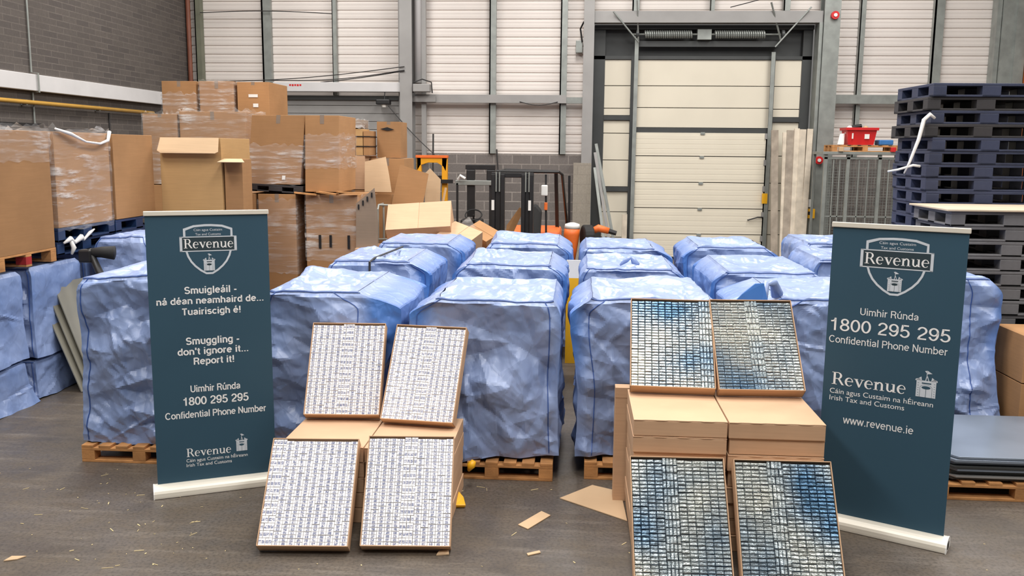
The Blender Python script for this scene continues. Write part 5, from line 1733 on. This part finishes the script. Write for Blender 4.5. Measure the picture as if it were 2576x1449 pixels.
fk = thing('forklift', 'orange forklift with a tall black twin mast facing the camera', 'forklift', (-1.0, 17.2, 0))
for sx, (a, b) in ((-1, (-1.54, -1.3)), (1, (-1.0, -0.78))):
    mb = MB().box(a, a + 0.07, 16.4, 16.55, 0.05, 2.16)
    mb.box(b - 0.07, b, 16.4, 16.55, 0.05, 2.16)
    mb.box(a + 0.07, b - 0.07, 16.44, 16.5, 0.05, 2.1)
    mb.build('mast_channel', M_BLACK, fk, 0.008)
    MB().tube([((a + b) / 2 - 0.03, 16.41, 1.85), ((a + b) / 2 - 0.03, 16.41, 2.2)], 0.014).build('lift_chain', M_STEELG, fk)
    MB().tube([((a + b) / 2 + 0.03, 16.41, 1.85), ((a + b) / 2 + 0.03, 16.41, 2.2)], 0.014).build('lift_chain', M_STEELG, fk)
    MB().box(a + 0.01 if sx < 0 else b - 0.09, a + 0.06 if sx < 0 else b - 0.04, 16.392, 16.4, 1.52, 1.7).build('white_label', M_WHITE, fk, label='white label')
MB().box(-1.54, -0.78, 16.45, 16.55, 2.1, 2.19).build('mast_crosshead', M_BLACK, fk, 0.01)
MB().box(-1.4, -0.9, 16.36, 16.42, 0.4, 0.8).build('carriage', M_BLACK, fk)
for x in (-1.42, -1.0):
    MB().box(x, x + 0.12, 15.6, 16.38, 0.06, 0.1).build('fork', M_BLACK, fk)
MB().tube([(-1.5, 16.9, 2.2), (-0.34, 16.9, 2.2), (-0.28, 17.0, 2.15), (-0.2, 18.4, 1.2), (-0.18, 18.5, 0.9)], 0.028).build('overhead_guard', M_BLACK, fk)
MB().tube([(-1.45, 16.9, 2.2), (-1.45, 18.2, 2.2), (-0.42, 18.2, 2.18), (-0.42, 16.9, 2.2)], 0.026).build('overhead_guard', M_BLACK, fk)
MB().bar((-0.42, 18.2, 2.15), (-0.38, 18.6, 0.8), 0.07, 0.07).build('guard_post', M_BLACK, fk)
MB().bar((-0.16, 18.2, 2.1), (-0.14, 18.3, 0.7), 0.05, 0.05).build('guard_post', M_BLACK, fk)
MB().bar((-0.58, 16.95, 2.15), (-0.56, 16.95, 1.0), 0.035, 0.035).build('guard_post', M_BLACK, fk)
MB().box(-0.66, -0.54, 16.85, 16.95, 1.76, 1.96).build('headlamp', M_WHITE, fk, 0.02)
MB().box(-0.6, -0.54, 16.86, 16.92, 1.5, 1.64).build('indicator', M_ORG, fk, 0.01)
MB().slab([(-0.98, 17.2, 0.9), (-0.68, 17.2, 0.9), (-0.66, 17.35, 1.45), (-0.78, 17.4, 1.58), (-0.92, 17.38, 1.5)], (0, 1, 0.1), 0.14).build('seat', M_RUBBER, fk, 0.04)
MB().box(-1.45, -0.35, 17.0, 18.8, 0.2, 0.88).build('chassis', M_BLACKP, fk, 0.05)
MB().box(-1.4, -0.3, 17.6, 18.9, 0.5, 1.06).build('counterweight', M_ORG, fk, 0.08)
for x in (-1.46, -0.45):
    for y in (16.9, 18.4):
        MB().tube([(x, y, 0.28), (x + 0.16, y, 0.28)], 0.28, 18).build('wheel', M_RUBBER, fk)
tag(MB().slab([(-1.32, 17.0, 1.0), (-1.2, 17.0, 1.0), (-0.98, 16.95, 1.5), (-1.06, 16.95, 1.54), (-1.3, 17.0, 1.2)], (0, 1, 0), 0.02).build('cardboard_sheet', M_CARD), 'brown cardboard piece seen between the two forklift mast channels', 'cardboard sheet')

ot = thing('sweeper', 'orange and white drum machine with a black wheel, right of the forklift', 'machine', (-0.05, 17.5, 0))
MB().tube([(-0.06, 17.5, 0.5), (-0.07, 17.5, 0.75), (-0.09, 17.5, 1.0), (-0.08, 17.5, 1.12)], [0.05, 0.1, 0.155, 0.15], 18).build('drum', M_ORG, ot, smooth=True)
MB().tube([(-0.08, 17.5, 1.12), (-0.08, 17.5, 1.2), (-0.08, 17.5, 1.23)], [0.155, 0.14, 0.05], 18).build('cap', M_WHITE, ot, smooth=True)
MB().tube([(0.12, 17.5, 0.95), (0.3, 17.55, 0.95)], 0.24, 22).build('wheel', M_RUBBER, ot, 0.03)
MB().tube([(0.2, 17.5, 0.0), (0.2, 17.5, 0.72)], 0.09, 12).build('stand', M_BLACK, ot)
MB().tube([(0.28, 17.5, 1.06), (0.42, 17.5, 1.13), (0.62, 17.48, 1.08)], [0.06, 0.075, 0.06], 10).build('boom', M_ORG, ot, smooth=True)
MB().tube([(0.62, 17.48, 1.08), (0.76, 17.46, 1.04)], [0.05, 0.045], 10).build('boom_tip', M_BLACK, ot)
MB().tube([(-0.06, 17.5, 0.0), (-0.06, 17.5, 0.5)], [0.12, 0.05], 14).build('base', M_BLACK, ot)

# ------------------------------------------------------------------ planks and bars by the dock door
for i, (xb, xt, wd, dp, z, m_, lb) in enumerate(((4.62, 4.55, 0.16, 0.05, 3.1, M_PLANKG, 'leftmost grey plank leaning beside the dock door'), (4.78, 4.78, 0.1, 0.06, 3.05, M_PLANK, 'narrow pale plank second from the left beside the dock door'),
                                                 (4.86, 4.9, 0.17, 0.05, 3.1, M_PLANKG, 'grey brown plank third from the left beside the dock door'), (5.0, 5.04, 0.12, 0.06, 3.14, M_PLANK, 'pale plank fourth from the left beside the dock door'),
                                                 (5.1, 5.17, 0.15, 0.05, 3.12, M_PLANK, 'pale wide plank second from the right beside the dock door'), (5.22, 5.33, 0.13, 0.05, 3.13, M_PLANK, 'rightmost pale plank beside the dock door, leaning slightly right'))):
    y = 21.72 - 0.02 * i
    tag(MB().bar((xb, y - 0.12, 0.0), (xt, y + 0.2, z), wd, dp, up=(0, 1, 0)).build('plank', m_, None, 0.006), lb, 'plank', 'planks beside the dock door')
for i, (xb, xt, zt, m_) in enumerate(((0.98, 0.42, 2.75, M_STEELG), (0.86, 0.4, 2.55, M_STEEL), (0.72, 0.4, 2.2, M_STEELG))):
    tag(MB().bar((xb, 21.5 - i * 0.1, 0.0), (xt, 21.78 - i * 0.03, zt), 0.07, 0.03, up=(0, 1, 0)).build('steel_bar', m_, None, 0.004), ['longest', 'middle', 'shortest'][i] + ' of three grey steel bars leaning at the left door column', 'steel bar', 'steel bars left of the dock door')
tag(MB().box(1.08, 1.2, 21.9, 21.96, 0, 1.1).build('offcut', M_PLANK), 'short pale wood offcut standing at the left door track', 'wood scrap')

# ------------------------------------------------------------------ mesh cage with crates on top
cg = thing('mesh_cage', 'grey steel mesh cage standing by the back wall left of the pallet towers', 'cage', (6.2, 20.6, 0))
for x in (5.38, 5.86, 6.53, 7.1):
    MB().box(x - 0.035, x + 0.035, 20.5, 20.57, 0, 2.56).build('post', M_STEELG, cg)
mb = MB().box(5.34, 7.14, 20.5, 20.58, 2.46, 2.5)
mb.build('top_bar', M_STEELG, cg)
MB().box(5.3, 7.2, 20.45, 21.4, 2.56, 2.62).build('roof', M_STEELG, cg, 0.004)
for a, b in ((5.42, 5.82), (5.9, 6.49), (6.57, 7.06)):
    mb = MB()
    for i in range(1, 3):
        x = a + (b - a) * i / 3
        mb.box(x - 0.012, x + 0.012, 20.52, 20.54, 0, 2.46)
    mb.box(a, b, 20.52, 20.535, 1.2, 1.225)
    mb.build('door_bars', M_STEELG, cg)
    mb = MB()
    k = int((b - a) / 0.06)
    for i in range(k):
        x = a + (b - a) * (i + 0.5) / k
        mb.box(x - 0.0025, x + 0.0025, 20.545, 20.549, 0, 2.46)
    for i in range(40):
        z = 0.03 + i * 0.06
        mb.box(a, b, 20.545, 20.549, z - 0.0025, z + 0.0025)
    mb.build('wire_mesh', M_STEELG, cg)
for x in (5.33, 7.12):
    MB().box(x, x + 0.05, 20.57, 21.4, 0, 0.06).build('floor_rail', M_STEELG, cg)
    MB().box(x, x + 0.05, 21.35, 21.4, 0, 2.56).build('rear_post', M_STEELG, cg)
wood_pallet('small wooden pallet on top of the mesh cage', 5.5, 6.9, 20.5, 21.2, 2.621)
rcx = thing('storage_crate', 'red plastic crate full of odds and ends on top of the mesh cage', 'crate', (6.15, 20.8, 2.77))
vs_ = []
x0, x1, y0, y1 = 5.82, 6.46, 20.6, 21.05
mb = MB()
o_ = [(x0 + 0.05, y0 + 0.04, 2.77), (x1 - 0.05, y0 + 0.04, 2.77), (x1 - 0.05, y1 - 0.04, 2.77), (x0 + 0.05, y1 - 0.04, 2.77), (x0, y0, 3.12), (x1, y0, 3.12), (x1, y1, 3.12), (x0, y1, 3.12)]
i_ = [(x0 + 0.02, y0 + 0.02, 3.12), (x1 - 0.02, y0 + 0.02, 3.12), (x1 - 0.02, y1 - 0.02, 3.12), (x0 + 0.02, y1 - 0.02, 3.12), (x0 + 0.06, y0 + 0.05, 2.8), (x1 - 0.06, y0 + 0.05, 2.8), (x1 - 0.06, y1 - 0.05, 2.8), (x0 + 0.06, y1 - 0.05, 2.8)]
mb.add(o_ + i_, [(0, 3, 2, 1), (0, 1, 5, 4), (1, 2, 6, 5), (2, 3, 7, 6), (3, 0, 4, 7), (4, 5, 9, 8), (5, 6, 10, 9), (6, 7, 11, 10), (7, 4, 8, 11), (8, 9, 13, 12), (9, 10, 14, 13), (10, 11, 15, 14), (11, 8, 12, 15), (12, 13, 14, 15)])
mb.build('crate_body', M_RED, rcx)
mb = MB().box(x0 - 0.03, x1 + 0.03, y0 - 0.03, y0, 3.08, 3.14)
mb.box(x0 - 0.03, x1 + 0.03, y1, y1 + 0.03, 3.08, 3.14)
mb.box(x0 - 0.03, x0, y0, y1, 3.08, 3.14)
mb.box(x1, x1 + 0.03, y0, y1, 3.08, 3.14)
mb.build('rim', M_RED, rcx, 0.006)
MB().box(6.2, 6.3, 20.6, 20.615, 2.9, 3.0).build('paper_label', M_WHITE, rcx, label='white square label')
MB().box(5.93, 5.96, 20.6, 20.612, 2.9, 3.02).build('paper_strip', M_WHITE, rcx, label='white strip')
tag(MB().tube([(5.98, 20.75, 3.15), (6.16, 20.75, 3.18)], [0.05, 0.045], 10).build('bottle', M_BLACK), 'black bottle lying in the red crate', 'bottle')
for i, (x, m_, lb) in enumerate(((5.9, M_WHITE, 'left'), (6.24, M_CARDP, 'right'))):
    tag(MB().tube([(x, 20.78, 3.0), (x + 0.02, 20.78, 3.12), (x + 0.03, 20.78, 3.18)], [0.08, 0.08, 0.03], 9).build('bag', M_WHITE if i == 0 else M_CARDP, None, smooth=True), lb + ' crumpled bag poking out of the red crate', 'bag')
tag(MB().box(6.52, 6.82, 20.6, 20.95, 2.77, 2.88).build('storage_box', M_BLUEB, None, 0.02), 'bright blue shallow plastic tub beside the red crate', 'tub')
tag(MB().slab([(5.66, 20.7, 2.77), (5.8, 20.7, 2.77), (5.82, 20.75, 3.02), (5.72, 20.76, 3.0)], (0, 1, 0), 0.05).build('bag', M_WHITE, None, 0.01), 'white bag leaning on the left of the red crate', 'bag')
for i, (x, m_, lb) in enumerate(((5.62, M_CARDP, 'pale block'), (6.72, M_RED, 'red tin'))):
    tag(MB().box(x, x + 0.1, 20.4, 20.49, 2.621, 2.72).build('tin', m_, None, 0.01), lb + ' standing at the cage roof edge in front of the pallet', 'tin')

# ------------------------------------------------------------------ plastic pallet towers on the right
pb = None
rs = random.Random(4)
LAY = 0.146
for k in range(23):
    top = 22 - k
    x, y = 4.46 + rs.uniform(-0.02, 0.02), 10.98 + rs.uniform(-0.015, 0.015)
    if pb is None:
        pb = plastic_pallet_mesh(1.24, 1.05).build('plastic_pallet', M_BLUEP, None, 0.004)
        pd = plastic_pallet_mesh(1.24, 1.05).build('plastic_pallet', M_BLACKP, None, 0.004)
        bpy.data.objects.remove(pd)
        o = pb
    else:
        o = pb.copy()
        COL.objects.link(o)
    if top in (1, 3):
        x -= 0.05
    if k >= 0:
        o.location = (x, y, k * LAY)
        o.rotation_euler = (0, 0, rs.uniform(-0.015, 0.015) + 0.02)
    lab = ORD[top] if top < 20 else ORD[20 + (22 - (k + 20)) if False else 22 - k]
    nm = {0: 'lowest, on the floor', 1: 'second from the floor', 2: 'third from the floor'}.get(k, ORD[top])
    tag(o, 'dark blue plastic pallet in the tall tower on the right, ' + nm, 'pallet', 'dark blue pallets in the tall tower')
for i_, o in enumerate([q for q in bpy.data.objects if q.get('group') == 'dark blue pallets in the tall tower' and ('second from the top' in q['label'] or 'fourth from the top' in q['label'])]):
    me = o.data.copy()
    me.materials[0] = M_BLACKP
    o.data = me
pg = None
LOW = []
for k in range(14):
    top = 13 - k
    if pg is None:
        pg = plastic_pallet_mesh(1.2, 1.0).build('plastic_pallet', M_GREYP, None, 0.006)
        o = pg
    else:
        o = pg.copy()
        COL.objects.link(o)
    o.location = (4.26 + rs.uniform(-0.015, 0.015), 9.72 + rs.uniform(-0.01, 0.01), k * LAY)
    nm = {0: 'lowest, on the floor', 1: 'second from the floor', 2: 'third from the floor'}.get(k, ORD[top])
    LOW.append((k, o))
    tag(o, ('navy' if k < 6 else 'grey') + ' plastic pallet in the lower tower behind the right banner, ' + nm, 'pallet', 'pallets in the lower tower on the right')
navy = pg.data.copy()
navy.materials[0] = M_BLUED
for k, o in LOW:
    if k < 6:
        o.data = navy
tag(MB().box(3.6, 4.9, 9.18, 10.24, 14 * LAY + 0.001, 14 * LAY + 0.02).build('board', M_BOARD, None, 0.004), 'pale thin board lying on top of the grey pallet tower', 'board')
tag(MB().tube([(3.86, 10.4, 2.98), (3.8, 10.38, 3.02), (3.74, 10.38, 2.96), (3.7, 10.38, 2.75), (3.62, 10.38, 2.5), (3.57, 10.38, 2.38)], [0.015, 0.022, 0.022, 0.02, 0.014, 0.008], 8).build('plastic_strip', M_WHITE, None, smooth=True), 'white plastic strip hanging down the corner of the blue pallet tower', 'plastic strip')
tag(MB().tube([(3.74, 10.4, 2.46), (3.66, 10.38, 2.47), (3.5, 10.38, 2.42), (3.4, 10.4, 2.4)], [0.015, 0.014, 0.012, 0.01], 8).build('plastic_strip', M_WHITE, None, smooth=True), 'short white plastic strip lying across the blue pallet tower corner', 'plastic strip')
for k, (z, lb) in enumerate(((0.0, 'lower'), (0.61, 'upper'))):
    big_box(lb + ' brown cardboard box at the right edge of the photo', 3.93, 4.6, 8.12, 8.72, z, z + (0.6 if k == 0 else 0.42), M_CARD, None, 40 + k)

# dark sheets on a pallet, lower right
wood_pallet('wooden pallet under the dark sheets at the lower right edge', 2.75, 4.05, 6.85, 8.05, 0.0)
zz = 0.146
for k in range(8):
    h = (0.02, 0.015, 0.03, 0.02, 0.018, 0.022, 0.02, 0.016)[k]
    m_ = (M_DARK, M_STEEL, M_DARK, M_SHEETB, M_DARK, M_SHEETB, M_SHEETB, M_SHEETB)[k]
    jx, jy = rs.uniform(-0.04, 0.04), rs.uniform(-0.03, 0.03)
    x0, x1, y0, y1 = 2.82 + jx, 3.98 + jx, 6.88 + jy, 8.05 + jy
    tag(MB().slab([(x0 + 0.1, y0, zz), (x1, y0, zz), (x1, y1, zz), (x0, y1, zz), (x0, y0 + 0.14, zz)], (0, 0, 1), h).build('flat_sheet', m_, None, 0.002), 'flat dark sheet in the pile on the lower right pallet, ' + ORD[7 - k], 'sheet', 'flat sheets piled on the lower right pallet')
    zz += h + 0.004

# ------------------------------------------------------------------ scraps on the floor
tag(MB().slab([(-0.085, 6.585, 0.002), (0.164, 6.88, 0.002), (0.38, 6.76, 0.002), (0.40, 6.2, 0.002)], (0, 0, 1), 0.006).build('cardboard_scrap', M_CARDP), 'large pale cardboard scrap on the floor beside the right carton stack', 'cardboard scrap')
tag(MB().slab([(-0.366, 6.063, 0.002), (-0.293, 5.995, 0.002), (-0.22, 6.12, 0.002), (-0.144, 6.25, 0.002), (-0.212, 6.32, 0.002)], (0, 0, 1), 0.006).build('cardboard_scrap', M_CARDP), 'small strip of cardboard lying in the middle of the floor', 'cardboard scrap')
tag(MB().slab([(-3.56, 5.2, 0.002), (-3.49, 5.23, 0.002), (-3.46, 5.28, 0.002), (-3.55, 5.27, 0.002)], (0, 0, 1), 0.006).build('cardboard_scrap', M_CARDP), 'tiny cardboard scrap on the floor in the lower left corner', 'cardboard scrap')
tag(MB().slab([(-0.86, 5.53, 0.002), (-0.78, 5.55, 0.002), (-0.79, 5.6, 0.01), (-0.85, 5.58, 0.006)], (0, 0, 1), 0.008).build('cardboard_scrap', M_CARDP), 'tiny curled cardboard scrap in front of the lower right white tray', 'cardboard scrap')
tag(MB().slab([(-0.27, 5.58, 0.002), (-0.19, 5.63, 0.002), (-0.2, 5.66, 0.002), (-0.28, 5.61, 0.002)], (0, 0, 1), 0.006).build('cardboard_scrap', M_CARDP), 'tiny pale scrap on the floor between the two carton stacks', 'cardboard scrap')
tag(MB().slab([(-0.85, 6.33, 0.002), (-0.77, 6.34, 0.002), (-0.8, 6.45, 0.02), (-0.84, 6.47, 0.06)], (0.2, -0.4, 0.9), 0.03).build('tape_scrap', M_YELT, None, 0.008), 'yellow tape scrap on the floor beside the white tray stack', 'tape scrap')
tag(MB().tube([(-0.8, 6.8, 0.12), (-0.78, 6.78, 0.17), (-0.76, 6.8, 0.2)], [0.012, 0.035, 0.02], 8).build('tape_knot', M_YELT, None, smooth=True), 'yellow tape knot hanging at the pallet corner beside the white tray stack', 'tape scrap')
rz_ = random.Random(9)
mb = MB()
for i in range(170):
    x = rz_.uniform(-4.2, 2.8)
    y = rz_.uniform(4.9, 6.9)
    if rz_.random() < 0.55:
        x, y = rz_.uniform(-4.6, -2.2), rz_.uniform(5.0, 7.0)
    a = rz_.uniform(0, 6.28)
    L_ = rz_.uniform(0.01, 0.07) if rz_.random() < 0.4 else rz_.uniform(0.005, 0.014)
    wd = rz_.uniform(0.002, 0.007)
    d = Vector((math.cos(a), math.sin(a), 0))
    q = Vector((-d.y, d.x, 0))
    p = Vector((x, y, 0.001))
    mb.frame(p, d, q, (0, 0, 1), L_, wd, 0.002)
o = mb.build('straw_litter', M_STRAW)
tag(o, 'scattered straw and wood chips littering the concrete floor', 'litter', kind='stuff')
